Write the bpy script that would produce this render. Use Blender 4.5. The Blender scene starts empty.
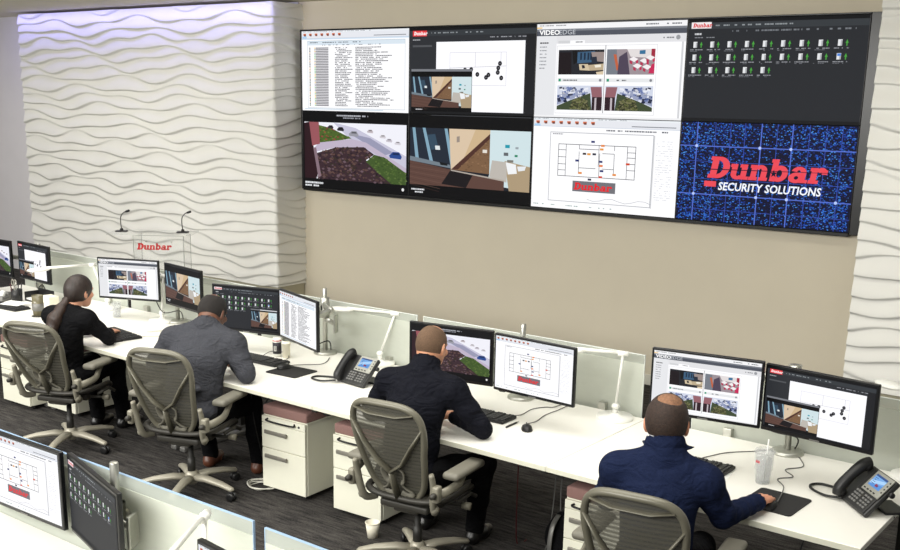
import bpy, bmesh, math, random
import numpy as np
from mathutils import Vector, Matrix
R_ = math.radians
random.seed(7)
scn = bpy.context.scene
COL = scn.collection
# ------------------------------------------------------------------ camera
cam_d = bpy.data.cameras.new('camera')
cam = bpy.data.objects.new('camera', cam_d)
COL.objects.link(cam)
YAW, PITCH, ROLL = R_(35.6217), R_(13.3462), R_(1.0710)
fw = Vector((-math.sin(YAW)*math.cos(PITCH), math.cos(YAW)*math.cos(PITCH), -math.sin(PITCH)))
rt = Vector((math.cos(YAW), math.sin(YAW), 0)); up = rt.cross(fw)
r2 = rt*math.cos(ROLL)+up*math.sin(ROLL); u2 = up*math.cos(ROLL)-rt*math.sin(ROLL)
mw = Matrix((r2, u2, -fw)).transposed().to_4x4(); mw.translation = (8.2069, -8.6030, 2.5226)
cam.matrix_world = mw
cam_d.sensor_width = 36; cam_d.lens = 36*1051.66/900; cam_d.shift_y = 75.03/900
cam_d.clip_start = 0.05; cam_d.clip_end = 100
scn.camera = cam
# ------------------------------------------------------------------ world, lights, exposure
w = bpy.data.worlds.new('room_ambient'); scn.world = w; w.use_nodes = True
bg = w.node_tree.nodes['Background']; bg.inputs[0].default_value = (1.0, .98, .93, 1); bg.inputs[1].default_value = .30
def area(name, loc, sx, sy, power, col=(1, .985, .945), rot=(0, 0, 0), spread=180):
    l = bpy.data.lights.new(name, 'AREA'); l.shape = 'RECTANGLE'; l.size = sx; l.size_y = sy; l.energy = power; l.color = col; l.spread = R_(spread)
    o = bpy.data.objects.new(name, l); o.location = loc; o.rotation_euler = rot; COL.objects.link(o); return o
area('ceiling_light_desks', (1.0, -4.6, 3.48), 12.5, 2.4, 220, spread=120)
area('aisle_wall_fill', (2.2, -8.8, 3.05), 10, 1.4, 350, rot=(R_(68), 0, 0), spread=120)  # added fill panel out of view, tilted at the back wall to brighten it
area('wall_washer', (-3.2, -2.2, 3.48), 5.6, .5, 40, (1, .98, .92), (R_(30), 0, 0), 120)
area('wall_washer_right', (7.4, -2.2, 3.48), 2.4, .5, 26, (1, .98, .92), (R_(30), 0, 0), 120)
area('cove_light', (-2.7, -.50, 3.50), 5.6, .05, 13, (.34, .32, 1), (R_(20), 0, 0))
vs = scn.view_settings
vs.view_transform = 'Standard'; vs.look = 'None'; vs.exposure = 0; vs.gamma = 1; vs.use_curve_mapping = False

# ------------------------------------------------------------------ helpers: materials
def lin(c):
    return tuple(((v/255)/12.92 if v/255 <= .04045 else ((v/255+.055)/1.055)**2.4) for v in c)
def nodes(name):
    m = bpy.data.materials.new(name); m.use_nodes = True
    nt = m.node_tree; return m, nt, nt.nodes, nt.links
def mat(name, rgb, rough=.5, metal=0, var=.06, scale=30, bump=0, bscale=200, spec=.5, stretch=None, fold=0):
    """Principled material whose colour drifts a little with noise."""
    m, nt, N, L = nodes(name)
    b = N['Principled BSDF']; b.inputs['Roughness'].default_value = rough; b.inputs['Metallic'].default_value = metal
    b.inputs['Specular IOR Level'].default_value = spec
    tc = N.new('ShaderNodeTexCoord'); src = tc.outputs['Object']
    if stretch:
        mp = N.new('ShaderNodeMapping'); mp.inputs['Scale'].default_value = stretch; L.new(src, mp.inputs[0]); src = mp.outputs[0]
    nz = N.new('ShaderNodeTexNoise'); nz.inputs['Scale'].default_value = scale; nz.inputs['Detail'].default_value = 4; L.new(src, nz.inputs['Vector'])
    cr = N.new('ShaderNodeValToRGB'); c = lin(rgb)
    cr.color_ramp.elements[0].position = .3; cr.color_ramp.elements[1].position = .7
    cr.color_ramp.elements[0].color = (*[v*(1-var) for v in c], 1); cr.color_ramp.elements[1].color = (*[min(1, v*(1+var)) for v in c], 1)
    L.new(nz.outputs['Fac'], cr.inputs[0]); L.new(cr.outputs[0], b.inputs['Base Color'])
    if bump:
        n2 = N.new('ShaderNodeTexNoise'); n2.inputs['Scale'].default_value = bscale; n2.inputs['Detail'].default_value = 3; L.new(src, n2.inputs['Vector'])
        bp = N.new('ShaderNodeBump'); bp.inputs['Strength'].default_value = bump; bp.inputs['Distance'].default_value = .01
        L.new(n2.outputs['Fac'], bp.inputs['Height']); L.new(bp.outputs[0], b.inputs['Normal'])
    if fold:        # soft cloth folds, on top of the knit
        n3 = N.new('ShaderNodeTexNoise'); n3.inputs['Scale'].default_value = 11; n3.inputs['Detail'].default_value = 2; n3.inputs['Distortion'].default_value = 1.2
        m3 = N.new('ShaderNodeMapping'); m3.inputs['Scale'].default_value = (.8, .8, 1.5); m3.inputs['Rotation'].default_value = (.3, .5, .2); L.new(src, m3.inputs[0]); L.new(m3.outputs[0], n3.inputs['Vector'])
        b3 = N.new('ShaderNodeBump'); b3.inputs['Strength'].default_value = fold; b3.inputs['Distance'].default_value = .05; L.new(n3.outputs['Fac'], b3.inputs['Height'])
        if bump: L.new(b3.outputs[0], bp.inputs['Normal'])
        else: L.new(b3.outputs[0], b.inputs['Normal'])
    return m
def seethrough(name, rgb, alpha, rough=.5, transl=.3, scale=20, bands=0):
    """Sheet material: part lets light straight through, part diffuse and translucent."""
    m, nt, N, L = nodes(name)
    out = N['Material Output']; N.remove(N['Principled BSDF'])
    nz = N.new('ShaderNodeTexNoise'); nz.inputs['Scale'].default_value = scale
    cr = N.new('ShaderNodeValToRGB'); c = lin(rgb)
    cr.color_ramp.elements[0].color = (*[v*.95 for v in c], 1); cr.color_ramp.elements[1].color = (*[min(1, v*1.05) for v in c], 1); L.new(nz.outputs['Fac'], cr.inputs[0])
    d = N.new('ShaderNodeBsdfDiffuse'); t = N.new('ShaderNodeBsdfTranslucent'); L.new(cr.outputs[0], d.inputs[0]); L.new(cr.outputs[0], t.inputs[0])
    mx = N.new('ShaderNodeMixShader'); mx.inputs[0].default_value = transl; L.new(d.outputs[0], mx.inputs[1]); L.new(t.outputs[0], mx.inputs[2])
    g = N.new('ShaderNodeBsdfGlossy'); g.inputs['Roughness'].default_value = rough
    m2 = N.new('ShaderNodeMixShader'); m2.inputs[0].default_value = .05; L.new(mx.outputs[0], m2.inputs[1]); L.new(g.outputs[0], m2.inputs[2])
    if bands:       # woven cross bands, denser and sheerer by turns
        tcb = N.new('ShaderNodeTexCoord'); wv = N.new('ShaderNodeTexWave'); wv.bands_direction = 'Z'; wv.inputs['Scale'].default_value = bands; wv.inputs['Distortion'].default_value = .6; L.new(tcb.outputs['Object'], wv.inputs['Vector'])
        mr = N.new('ShaderNodeMapRange'); mr.inputs['To Min'].default_value = alpha-.14; mr.inputs['To Max'].default_value = min(1, alpha+.08); L.new(wv.outputs['Fac'], mr.inputs['Value'])
    tr = N.new('ShaderNodeBsdfTransparent'); m3 = N.new('ShaderNodeMixShader'); m3.inputs[0].default_value = alpha
    if bands: L.new(mr.outputs[0], m3.inputs[0])
    L.new(tr.outputs[0], m3.inputs[1]); L.new(m2.outputs[0], m3.inputs[2]); L.new(m3.outputs[0], out.inputs[0])
    return m
def screen_mat():
    m, nt, N, L = nodes('lit_screen')
    b = N['Principled BSDF']; b.inputs['Base Color'].default_value = (.006, .006, .007, 1); b.inputs['Roughness'].default_value = .5; b.inputs['Specular IOR Level'].default_value = .06
    a = N.new('ShaderNodeAttribute'); a.attribute_name = 'picture'
    L.new(a.outputs['Color'], b.inputs['Emission Color']); b.inputs['Emission Strength'].default_value = 1.06
    return m
def carpet_mat():
    m, nt, N, L = nodes('carpet')
    b = N['Principled BSDF']; b.inputs['Roughness'].default_value = .95; b.inputs['Specular IOR Level'].default_value = .1
    tc = N.new('ShaderNodeTexCoord')
    mp = N.new('ShaderNodeMapping'); mp.inputs['Scale'].default_value = (5, 38, 1); L.new(tc.outputs['Object'], mp.inputs[0])
    n1 = N.new('ShaderNodeTexNoise'); n1.inputs['Scale'].default_value = 1; n1.inputs['Detail'].default_value = 5; n1.inputs['Roughness'].default_value = .7; L.new(mp.outputs[0], n1.inputs['Vector'])
    n2 = N.new('ShaderNodeTexNoise'); n2.inputs['Scale'].default_value = 90; n2.inputs['Detail'].default_value = 3; L.new(tc.outputs['Object'], n2.inputs['Vector'])
    mx = N.new('ShaderNodeMath'); mx.operation = 'MULTIPLY_ADD'; mx.inputs[1].default_value = .35; L.new(n2.outputs['Fac'], mx.inputs[0]); L.new(n1.outputs['Fac'], mx.inputs[2])
    cr = N.new('ShaderNodeValToRGB'); cr.color_ramp.elements[0].position = .5; cr.color_ramp.elements[1].position = .9
    cr.color_ramp.elements[0].color = (*lin((30, 29, 30)), 1); cr.color_ramp.elements[1].color = (*lin((84, 81, 78)), 1)
    L.new(mx.outputs[0], cr.inputs[0]); L.new(cr.outputs[0], b.inputs['Base Color'])
    bp = N.new('ShaderNodeBump'); bp.inputs['Strength'].default_value = .5; bp.inputs['Distance'].default_value = .01; L.new(n2.outputs['Fac'], bp.inputs['Height']); L.new(bp.outputs[0], b.inputs['Normal'])
    return m
def emis(name, rgb, s):
    m, nt, N, L = nodes(name); b = N['Principled BSDF']
    b.inputs['Base Color'].default_value = (.1, .1, .1, 1); b.inputs['Emission Color'].default_value = (*lin(rgb), 1); b.inputs['Emission Strength'].default_value = s
    return m
M = dict(
    carpet=carpet_mat(), beige=mat('beige_paint', (210, 201, 181), .8, var=.015, scale=3), plinth=mat('plinth_paint', (190, 184, 160), .8, var=.02, scale=3),
    ceiling=mat('ceiling_paint', (222, 216, 190), .9, var=.03, scale=3), wave=mat('white_wave_panel', (231, 230, 224), .55, var=.015, scale=4),
    skirting=mat('skirting_paint', (222, 220, 208), .5), lilac=mat('recess_paint', (232, 229, 232), .8, var=.02, scale=3),
    desk=mat('white_laminate', (236, 234, 226), .35, var=.012, scale=6), deskedge=mat('desk_edge_band', (214, 213, 196), .5, var=.02),
    cab=mat('cream_cabinet_paint', (226, 225, 208), .45, var=.015, scale=8), handle=mat('grey_pull', (140, 137, 128), .4, .4),
    cushion=mat('mauve_tweed', (138, 106, 100), .95, var=.3, scale=260, bump=.4, bscale=400),
    alu=mat('aluminium', (186, 186, 178), .35, .8, var=.05), white=mat('white_metal', (236, 236, 230), .4, var=.02), black=mat('black_plastic', (20, 20, 21), .45, var=.15),
    bezel=mat('black_bezel', (14, 15, 17), .3, var=.1), dark=mat('dark_steel', (44, 43, 41), .5, .3, var=.1), foot=mat('grey_foot', (120, 119, 116), .5, .5),
    chair=mat('titanium_plastic', (134, 130, 116), .42, .1, var=.05, scale=12), chairback=mat('smoke_back_frame', (106, 103, 90), .38, .1, var=.05, scale=12), chairbase=mat('cast_base', (166, 161, 146), .38, .2, var=.05, scale=12), chairpad=mat('smoke_armpad', (108, 105, 94), .6, var=.05, scale=20), chairdark=mat('graphite_mechanism', (58, 56, 51), .5, .2, var=.1),
    phone=mat('phone_charcoal', (38, 38, 38), .45, var=.08), phonelite=mat('phone_silver', (150, 150, 142), .4, .2), key=mat('keycap_black', (34, 34, 35), .5, var=.15), keylite=mat('keycap_grey', (108, 108, 106), .5),
    pad=mat('mouse_mat', (30, 29, 29), .9, var=.12, scale=120), cable=mat('grey_cable', (96, 95, 92), .6), cablew=mat('pale_cable', (205, 203, 192), .6), cablek=mat('black_cable', (18, 18, 18), .5), cabler=mat('red_cable', (70, 20, 24), .5),
    paper=mat('paper', (240, 240, 236), .8, var=.02), card=mat('cream_paper_cup', (236, 231, 212), .8, var=.03), red=mat('red_lettering', (205, 40, 44), .5), redpaint=mat('red_print', (190, 50, 60), .5),
    frost=seethrough('frosted_glass', (216, 220, 209), .90, .3, .25), frostrail=seethrough('clear_edge_glass', (214, 220, 212), .55, .1, .4), edge=mat('glass_edge', (222, 228, 222), .3), edgeblue=mat('glass_edge_blue_fringe', (150, 178, 208), .3),  # edgeblue: bluish fringe of light along the rim, painted into the edge colour
    acrylic=seethrough('clear_acrylic', (232, 236, 232), .10, .05, .3), acryledge=seethrough('acrylic_edge', (172, 176, 168), .62, .1, .3), clear=seethrough('clear_plastic', (232, 235, 236), .26, .1, .5), wateric=seethrough('iced_water', (226, 228, 232), .30, .1, .5),
    mesh=seethrough('woven_mesh', (84, 82, 73), .88, .6, .25, 60, 14), meshlight=mat('posture_pad', (118, 115, 104), .6, var=.05),
    screen=screen_mat(),
    skinl=mat('skin_light', (205, 150, 122), .55, var=.06, scale=25), skint=mat('skin_tan', (196, 140, 108), .55, var=.06, scale=25), skind=mat('skin_brown', (98, 62, 44), .5, var=.08, scale=25), skinr=mat('skin_ruddy', (204, 142, 112), .55, var=.06, scale=25),
    blackcloth=mat('black_knit', (15, 15, 17), .9, var=.15, scale=60, bump=.3, bscale=90, spec=.1, fold=.55), charcoal=mat('charcoal_knit', (60, 61, 66), .95, var=.1, scale=90, bump=.35, bscale=120, spec=.1, fold=.5), inkfleece=mat('ink_fleece', (17, 18, 25), .9, var=.12, scale=50, bump=.3, bscale=80, spec=.1, fold=.6), navy=mat('navy_knit', (23, 31, 56), .95, var=.1, scale=110, bump=.4, bscale=160, spec=.1, fold=.5),
    trousers=mat('black_trousers', (15, 15, 17), .9, var=.15, bump=.2, bscale=60, spec=.1, fold=.5), shoe=mat('black_shoe', (18, 17, 17), .35), shoebrown=mat('brown_shoe', (92, 54, 38), .4), collar=mat('white_collar', (226, 226, 230), .8),
    hairdark=mat('dark_brown_hair', (38, 27, 22), .5, var=.35, scale=60, bump=.4, bscale=120, stretch=(1, 1, .25)), hairlong=mat('brown_ponytail', (44, 29, 21), .5, var=.4, scale=60, bump=.5, bscale=120, stretch=(1, 1, .2)), hairblack=mat('black_short_hair', (30, 26, 24), .9, var=.3, scale=140, bump=.5, bscale=300), hairbuzz=mat('buzzed_hair', (92, 70, 52), .9, var=.2, scale=160, bump=.3, bscale=300), hairbrown=mat('brown_short_hair', (46, 31, 23), .75, var=.35, scale=90, bump=.5, bscale=200), hairthin=mat('thinning_hair', (126, 88, 62), .7, var=.25, scale=90, bump=.4, bscale=200),
    eye=mat('eye_white', (226, 222, 214), .2), mic=mat('gooseneck_black', (36, 36, 36), .5), pinkpack=mat('black_pack_label', (38, 36, 44), .5), glassdark=seethrough('smoked_steel_cup', (122, 116, 92), .9, .2, .2), cove=emis('violet_cove_strip', (120, 110, 255), 1.5))

# ------------------------------------------------------------------ helpers: geometry
def spline(pts, n=6):
    """Catmull-Rom through pts."""
    P = [Vector(p) for p in pts]
    if len(P) < 3: return P
    out = []
    for i in range(len(P)-1):
        p0 = P[max(i-1, 0)]; p1 = P[i]; p2 = P[i+1]; p3 = P[min(i+2, len(P)-1)]
        for k in range(n):
            t = k/n
            out.append(.5*((2*p1)+(p2-p0)*t+(2*p0-5*p1+4*p2-p3)*t*t+(3*p1-p0-3*p2+p3)*t**3))
    out.append(P[-1]); return out
class MB:
    """Collects shapes and links them as one mesh object."""
    def __init__(s): s.bm = bmesh.new(); s.mats = []; s.mi = 0
    def use(s, m):
        if m not in s.mats: s.mats.append(m)
        s.mi = s.mats.index(m); return s
    def _add(s, verts, faces, mx=None, smooth=False):
        vs_ = [s.bm.verts.new(mx @ Vector(v) if mx else v) for v in verts]
        for f in faces:
            try:
                fc = s.bm.faces.new([vs_[i] for i in f]); fc.material_index = s.mi; fc.smooth = smooth
            except ValueError: pass
        return vs_
    def box(s, c, d, bev=0, mx=None, seg=2):
        t = bmesh.new(); bmesh.ops.create_cube(t, size=1)
        for v in t.verts: v.co = Vector((v.co.x*d[0]+c[0], v.co.y*d[1]+c[1], v.co.z*d[2]+c[2]))
        if bev: bmesh.ops.bevel(t, geom=t.edges[:], offset=min(bev, min(d)*.49), segments=seg, affect='EDGES', profile=.5)
        t.verts.index_update()
        s._add([v.co.copy() for v in t.verts], [[v.index for v in f.verts] for f in t.faces], mx, bool(bev) and seg > 2); t.free(); return s
    def tube(s, pts, r, n=8, mx=None, flat=None, cap=True):
        P = [Vector(p) for p in pts]; rr = r if isinstance(r, (list, tuple)) else [r]*len(P)
        if len(rr) != len(P):
            rr = list(np.interp(np.linspace(0, 1, len(P)), np.linspace(0, 1, len(rr)), rr))
        V, F = [], []; prev = None
        for i, p in enumerate(P):
            t = (P[min(i+1, len(P)-1)]-P[max(i-1, 0)]).normalized()
            if prev is None:
                a = Vector((0, 0, 1)) if abs(t.z) < .9 else Vector((1, 0, 0)); nrm = (a-t*a.dot(t)).normalized()
            else:
                nrm = prev-t*prev.dot(t)
                nrm = nrm.normalized() if nrm.length > 1e-6 else t.orthogonal().normalized()
            prev = nrm; bn = t.cross(nrm)
            fx, fy = flat or (1, 1)
            for k in range(n):
                a = 2*math.pi*k/n; V.append(p+nrm*math.cos(a)*rr[i]*fx+bn*math.sin(a)*rr[i]*fy)
        for i in range(len(P)-1):
            for k in range(n): F.append((i*n+k, i*n+(k+1) % n, (i+1)*n+(k+1) % n, (i+1)*n+k))
        if cap: F += [tuple(range(n-1, -1, -1)), tuple(range((len(P)-1)*n, len(P)*n))]
        s._add(V, F, mx, True); return s
    def lathe(s, prof, n=24, c=(0, 0, 0), mx=None, smooth=True):
        V, F = [], []
        for r, z in prof:
            for k in range(n):
                a = 2*math.pi*k/n; V.append((c[0]+r*math.cos(a), c[1]+r*math.sin(a), c[2]+z))
        m = len(prof)
        for i in range(m-1):
            for k in range(n): F.append((i*n+k, i*n+(k+1) % n, (i+1)*n+(k+1) % n, (i+1)*n+k))
        if prof[0][0] > 1e-5: F.append(tuple(range(n-1, -1, -1)))
        if prof[-1][0] > 1e-5: F.append(tuple(range((m-1)*n, m*n)))
        s._add(V, F, mx, smooth); return s
    def prism(s, poly, z0, z1, mx=None):
        n = len(poly); V = [(x, y, z0) for x, y in poly]+[(x, y, z1) for x, y in poly]
        F = [tuple(range(n-1, -1, -1)), tuple(range(n, 2*n))]+[(i, (i+1) % n, n+(i+1) % n, n+i) for i in range(n)]
        s._add(V, F, mx); return s
    def ball(s, c, r, mx=None, n=12):
        r = r if isinstance(r, (tuple, list)) else (r, r, r); V, F = [], []
        t = bmesh.new(); bmesh.ops.create_uvsphere(t, u_segments=n, v_segments=max(6, n*2//3), radius=1); t.verts.index_update()
        s._add([(v.co.x*r[0]+c[0], v.co.y*r[1]+c[1], v.co.z*r[2]+c[2]) for v in t.verts], [[v.index for v in f.verts] for f in t.faces], mx, True); t.free(); return s
    def grid(s, P, smooth=True, mx=None):
        nu, nv = len(P), len(P[0]); V = [p for row in P for p in row]
        F = [(i*nv+j, (i+1)*nv+j, (i+1)*nv+j+1, i*nv+j+1) for i in range(nu-1) for j in range(nv-1)]
        s._add(V, F, mx, smooth); return s
    def build(s, name, m, parent=None):
        me = bpy.data.meshes.new(name)
        bmesh.ops.recalc_face_normals(s.bm, faces=s.bm.faces[:]); s.bm.to_mesh(me); s.bm.free()
        for q in (s.mats or [m]): me.materials.append(q)
        o = bpy.data.objects.new(name, me); COL.objects.link(o)
        if parent: o.parent = parent
        return o
def tag(o, label=None, cat=None, group=None, kind=None):
    if label: o['label'] = label
    if cat: o['category'] = cat
    if group: o['group'] = group
    if kind: o['kind'] = kind
    return o
def thing(name, loc, rz, label, cat, group=None):
    o = bpy.data.objects.new(name, None); COL.objects.link(o); o.empty_display_size = .1
    o.location = loc; o.rotation_euler = (0, 0, rz); return tag(o, label, cat, group)
def copy_tree(o, parent=None):
    c = o.copy(); COL.objects.link(c)
    if parent: c.parent = parent
    for ch in list(o.children): copy_tree(ch, c)
    return c
def place(o, loc, rz, label=None):
    o.location = loc; o.rotation_euler = (0, 0, rz)
    if label: o['label'] = label
    return o
def struct(name, mb, m): return tag(mb.build(name, m), kind='structure')
def RZ(a): return Matrix.Rotation(a, 4, 'Z')
def T(x, y, z): return Matrix.Translation((x, y, z))

# ------------------------------------------------------------------ the room
CEIL = 3.53
struct('floor', MB().box((1.5, -4.5, -.05), (17, 12, .1)), M['carpet'])
struct('ceiling', MB().box((1.5, -4.5, CEIL+.05), (17, 12, .1)), M['ceiling'])
struct('wall_back', MB().box((3.0, .21, CEIL/2), (6.28, .2, CEIL)), M['beige'])
struct('wall_recess', MB().box((-5.5, .21, CEIL/2), (10.7, .2, CEIL)), M['lilac'])
struct('baseboard_back', MB().box((3.0, .10, .05), (6.1, .02, .10), .004), M['skirting'])
def wave_lines(x, z0, z1, pitch, seed):
    rnd = np.random.RandomState(seed); n = int((z1-z0)/pitch)+4; Ls = []
    for k in range(-1, n):
        L = z0+(k+rnd.uniform(-.12, .12))*pitch
        L = L+pitch*.34*np.sin(2*math.pi*x/rnd.uniform(1.35, 1.9)+rnd.uniform(0, 1.2)+k*.35)+pitch*.2*np.sin(2*math.pi*x/rnd.uniform(.7, 1.0)+rnd.uniform(0, 6.28))
        Ls.append(L)
    for k in range(1, len(Ls)): Ls[k] = np.maximum(Ls[k], Ls[k-1]+.022)
    return np.array(Ls)
def wave_height(x, z, lines, depth):
    """Ridged relief: each band swells gently downwards from under its upper line to a crest, then cuts back."""
    idx = (lines[:, :, None] <= z[None, None, :]).sum(0)-1; idx = np.clip(idx, 0, lines.shape[0]-2)
    ii = np.arange(len(x))[:, None]
    lo = lines[idx, ii]; hi = lines[idx+1, ii]; f = np.clip((z[None, :]-lo)/(hi-lo), 0, 1); wd = np.clip((hi-lo)/.13, .25, 1.25)
    prof = np.where(f < .08, .5-.5*np.cos(f/.08*math.pi), .5+.5*np.cos((f-.08)/.92*math.pi))
    return depth*prof*wd
def wave_box(name, x0, x1, yf, yb, z0, z1, pitch, seed, side=None):
    mb = MB(); nz = int((z1-z0)/.0048); z = np.linspace(z0, z1, nz); run = (yb-yf)
    nx = int((x1-x0)/.035); xs = np.linspace(x0, x1, nx)
    ext = np.concatenate([xs, x1+np.linspace(0, run, 18)[1:]]) if side == 'right' else xs
    lines = wave_lines(ext, z0, z1, pitch, seed); h = wave_height(ext, z, lines, .023)
    P = []
    for i in range(nx):
        P.append([(xs[i], yf-h[i, j], z[j]) for j in range(nz)])
    if side == 'right':
        P[-1] = [(x1+h[nx-1, j]*.5, yf-h[nx-1, j], z[j]) for j in range(nz)]
        for i in range(nx, len(ext)):
            P.append([(x1+h[i, j], yf+(ext[i]-x1), z[j]) for j in range(nz)])
    mb.grid(P)
    mb.box(((x0+x1)/2, (yf+yb)/2+.008, (z0+z1)/2), (x1-x0-.02, yb-yf-.016, z1-z0))
    o = struct(name, mb, M['wave']); return o
wave_box('wall_left', -4.70, -.09, -.34, .11, .46, 3.50, .112, 3, 'right')
wave_box('wall_right', 6.07, 9.4, -.34, .11, .40, 3.50, .125, 11)
struct('trim_1', MB().box((-2.395, -.10, .23), (4.59, .40, .46), .004), M['plinth'])
struct('trim_2', MB().box((7.74, -.10, .20), (3.32, .40, .40), .004), M['plinth'])

# ------------------------------------------------------------------ pictures on the screens (flat coloured pieces, 16 wide x 9 high, y down)
_txt = {}
def glyphs(s, bold=0.0, shear=0.0):
    k = (s, bold, shear)
    if k not in _txt:
        cu = bpy.data.curves.new('t', 'FONT'); cu.body = s; cu.size = 1; cu.offset = bold; cu.shear = shear; cu.resolution_u = 2
        o = bpy.data.objects.new('t', cu); COL.objects.link(o); dg = bpy.context.evaluated_depsgraph_get()
        me = bpy.data.meshes.new_from_object(o.evaluated_get(dg))
        v = [(q.co.x, q.co.y) for q in me.vertices]; f = [tuple(p.vertices) for p in me.polygons]
        bpy.data.objects.remove(o); bpy.data.curves.remove(cu); bpy.data.meshes.remove(me); _txt[k] = (v, f)
    return _txt[k]
def ring(cx, cy, ro, ri, a0, a1, n=14):
    """Polygons of an elliptical ring sector (angles in degrees)."""
    out = []
    for i in range(n):
        a, b = R_(a0+(a1-a0)*i/n), R_(a0+(a1-a0)*(i+1)/n)
        out.append([(cx+ro[0]*math.cos(a), cy+ro[1]*math.sin(a)), (cx+ro[0]*math.cos(b), cy+ro[1]*math.sin(b)), (cx+ri[0]*math.cos(b), cy+ri[1]*math.sin(b)), (cx+ri[0]*math.cos(a), cy+ri[1]*math.sin(a))])
    return out
def rc(x, y, w_, h): return [(x, y), (x+w_, y), (x+w_, y+h), (x, y+h)]
def slab_word():
    """The heavy slab-serif word on the signs, cap height 1; returns polygons and width."""
    L = []; x = 0
    def put(ps, adv):
        nonlocal x
        for p in ps: L.append([(q[0]+x+.16*q[1], q[1]) for q in p])
        x += adv
    put([rc(.08, 0, .30, 1), rc(0, 0, .5, .17), rc(0, .83, .5, .17)]+ring(.42, .5, (.50, .5), (.20, .30), -90, 90), .96)                                         # D
    put([rc(.06, .2, .25, .5), rc(0, .55, .2, .15), rc(.50, 0, .25, .70), rc(.42, .55, .2, .15), rc(.5, 0, .36, .15)]+ring(.37, .25, (.31, .26), (.07, .10), 180, 330), .88)  # u
    put([rc(.06, 0, .25, .7), rc(0, .55, .2, .15), rc(0, 0, .38, .15), rc(.50, 0, .25, .45), rc(.44, 0, .38, .15)]+ring(.45, .42, (.30, .29), (.06, .12), 0, 150), .86)         # n
    put([rc(.06, 0, .25, 1), rc(0, .85, .2, .15)]+ring(.42, .36, (.37, .37), (.12, .17), 0, 360, 20), .84)                                                        # b
    put([rc(.46, 0, .25, .5), rc(.46, 0, .36, .15)]+ring(.33, .22, (.33, .24), (.09, .08), 0, 360, 18)+ring(.39, .45, (.32, .27), (.08, .12), 0, 165), .85)                     # a
    put([rc(.06, 0, .25, .7), rc(0, .55, .2, .15), rc(0, 0, .42, .15)]+ring(.46, .42, (.28, .30), (.02, .10), 20, 150)+[rc(.5, .42, .22, .2)], .76)                   # r
    return L, x
WORD, WORD_W = slab_word()
class Pic:
    def __init__(s): s.V = []; s.F = []; s.Cc = []; s.z = 0
    def up(s): s.z += 1
    def _p(s, pts, c): n = len(s.V); s.V += [(x, y, s.z) for x, y in pts]; s.F.append(tuple(range(n, n+len(pts)))); s.Cc.append(c)
    def rect(s, x, y, w_, h, c, up=True):
        if up: s.up()
        s._p([(x, y), (x+w_, y), (x+w_, y+h), (x, y+h)], c)
    def poly(s, pts, c, up=True):
        if up: s.up()
        s._p(pts, c)
    def disc(s, x, y, r, c, n=10, up=True):
        if up: s.up()
        s._p([(x+r*math.cos(2*math.pi*k/n), y+r*math.sin(2*math.pi*k/n)) for k in range(n)], c)
    def frame(s, x, y, w_, h, t, c):
        s.up()
        for a in ((x, y, w_, t), (x, y+h-t, w_, t), (x, y, t, h), (x+w_-t, y, t, h)): s.rect(*a, c, False)
    def line(s, a, b, t, c, up=True):
        if up: s.up()
        dx, dy = b[0]-a[0], b[1]-a[1]; l = math.hypot(dx, dy) or 1; nx, ny = -dy/l*t/2, dx/l*t/2
        s._p([(a[0]+nx, a[1]+ny), (b[0]+nx, b[1]+ny), (b[0]-nx, b[1]-ny), (a[0]-nx, a[1]-ny)], c)
    def text(s, t, x, y, size, c, bold=0.0, shear=0.0, sx=1):
        v, f = glyphs(t, bold, shear); s.up(); n = len(s.V)
        s.V += [(x+a*size*sx, y-b*size, s.z) for a, b in v]; s.F += [tuple(i+n for i in q) for q in f]; s.Cc += [c]*len(f)
    def dashes(s, x, y, w_, t, c, rnd, dens=.75):
        """A row of tiny unreadable print."""
        e = x+w_
        while x < e:
            d = min(rnd.uniform(.05, .28), e-x)
            if rnd.random() < dens: s.rect(x, y, d, t, c, False)
            x += d+.04
    def word(s, x, y, h, c, sx=1):
        s.up()
        for p in WORD: s._p([(x+q[0]*h*sx, y-q[1]*h) for q in p], c)
    def mesh(s, name, step):
        me = bpy.data.meshes.new(name)
        me.from_pydata([((x-8)/16, -(.0006+z*step), (4.5-y)/16) for x, y, z in s.V], [], s.F); me.update()
        at = me.color_attributes.new('picture', 'FLOAT_COLOR', 'CORNER'); buf = []
        for p, c in zip(me.polygons, s.Cc):
            buf += list((*lin(c), 1))*len(p.vertices)
        at.data.foreach_set('color', buf); me.materials.append(M['screen']); return me
def sub(p, x, y, w_, h):
    return lambda u, v: (x+u*w_, y+v*h)
def speck(p, f, pts, n, cols, sz, rnd):
    """Leafy speckle inside a polygon given in unit coordinates."""
    def inside(a, b):
        c = False; j = len(pts)-1
        for i in range(len(pts)):
            if (pts[i][1] > b) != (pts[j][1] > b) and a < (pts[j][0]-pts[i][0])*(b-pts[i][1])/(pts[j][1]-pts[i][1])+pts[i][0]: c = not c
            j = i
        return c
    xs = [q[0] for q in pts]; ys = [q[1] for q in pts]; p.up(); k = 0
    while k < n:
        a, b = rnd.uniform(min(xs), max(xs)), rnd.uniform(min(ys), max(ys)); k += 1
        if inside(a, b):
            s = sz*rnd.uniform(.5, 1.3); p._p([f(a-s, b), f(a, b-s*1.2), f(a+s, b+.2*s), f(a, b+s*1.2)], rnd.choice(cols))
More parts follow.
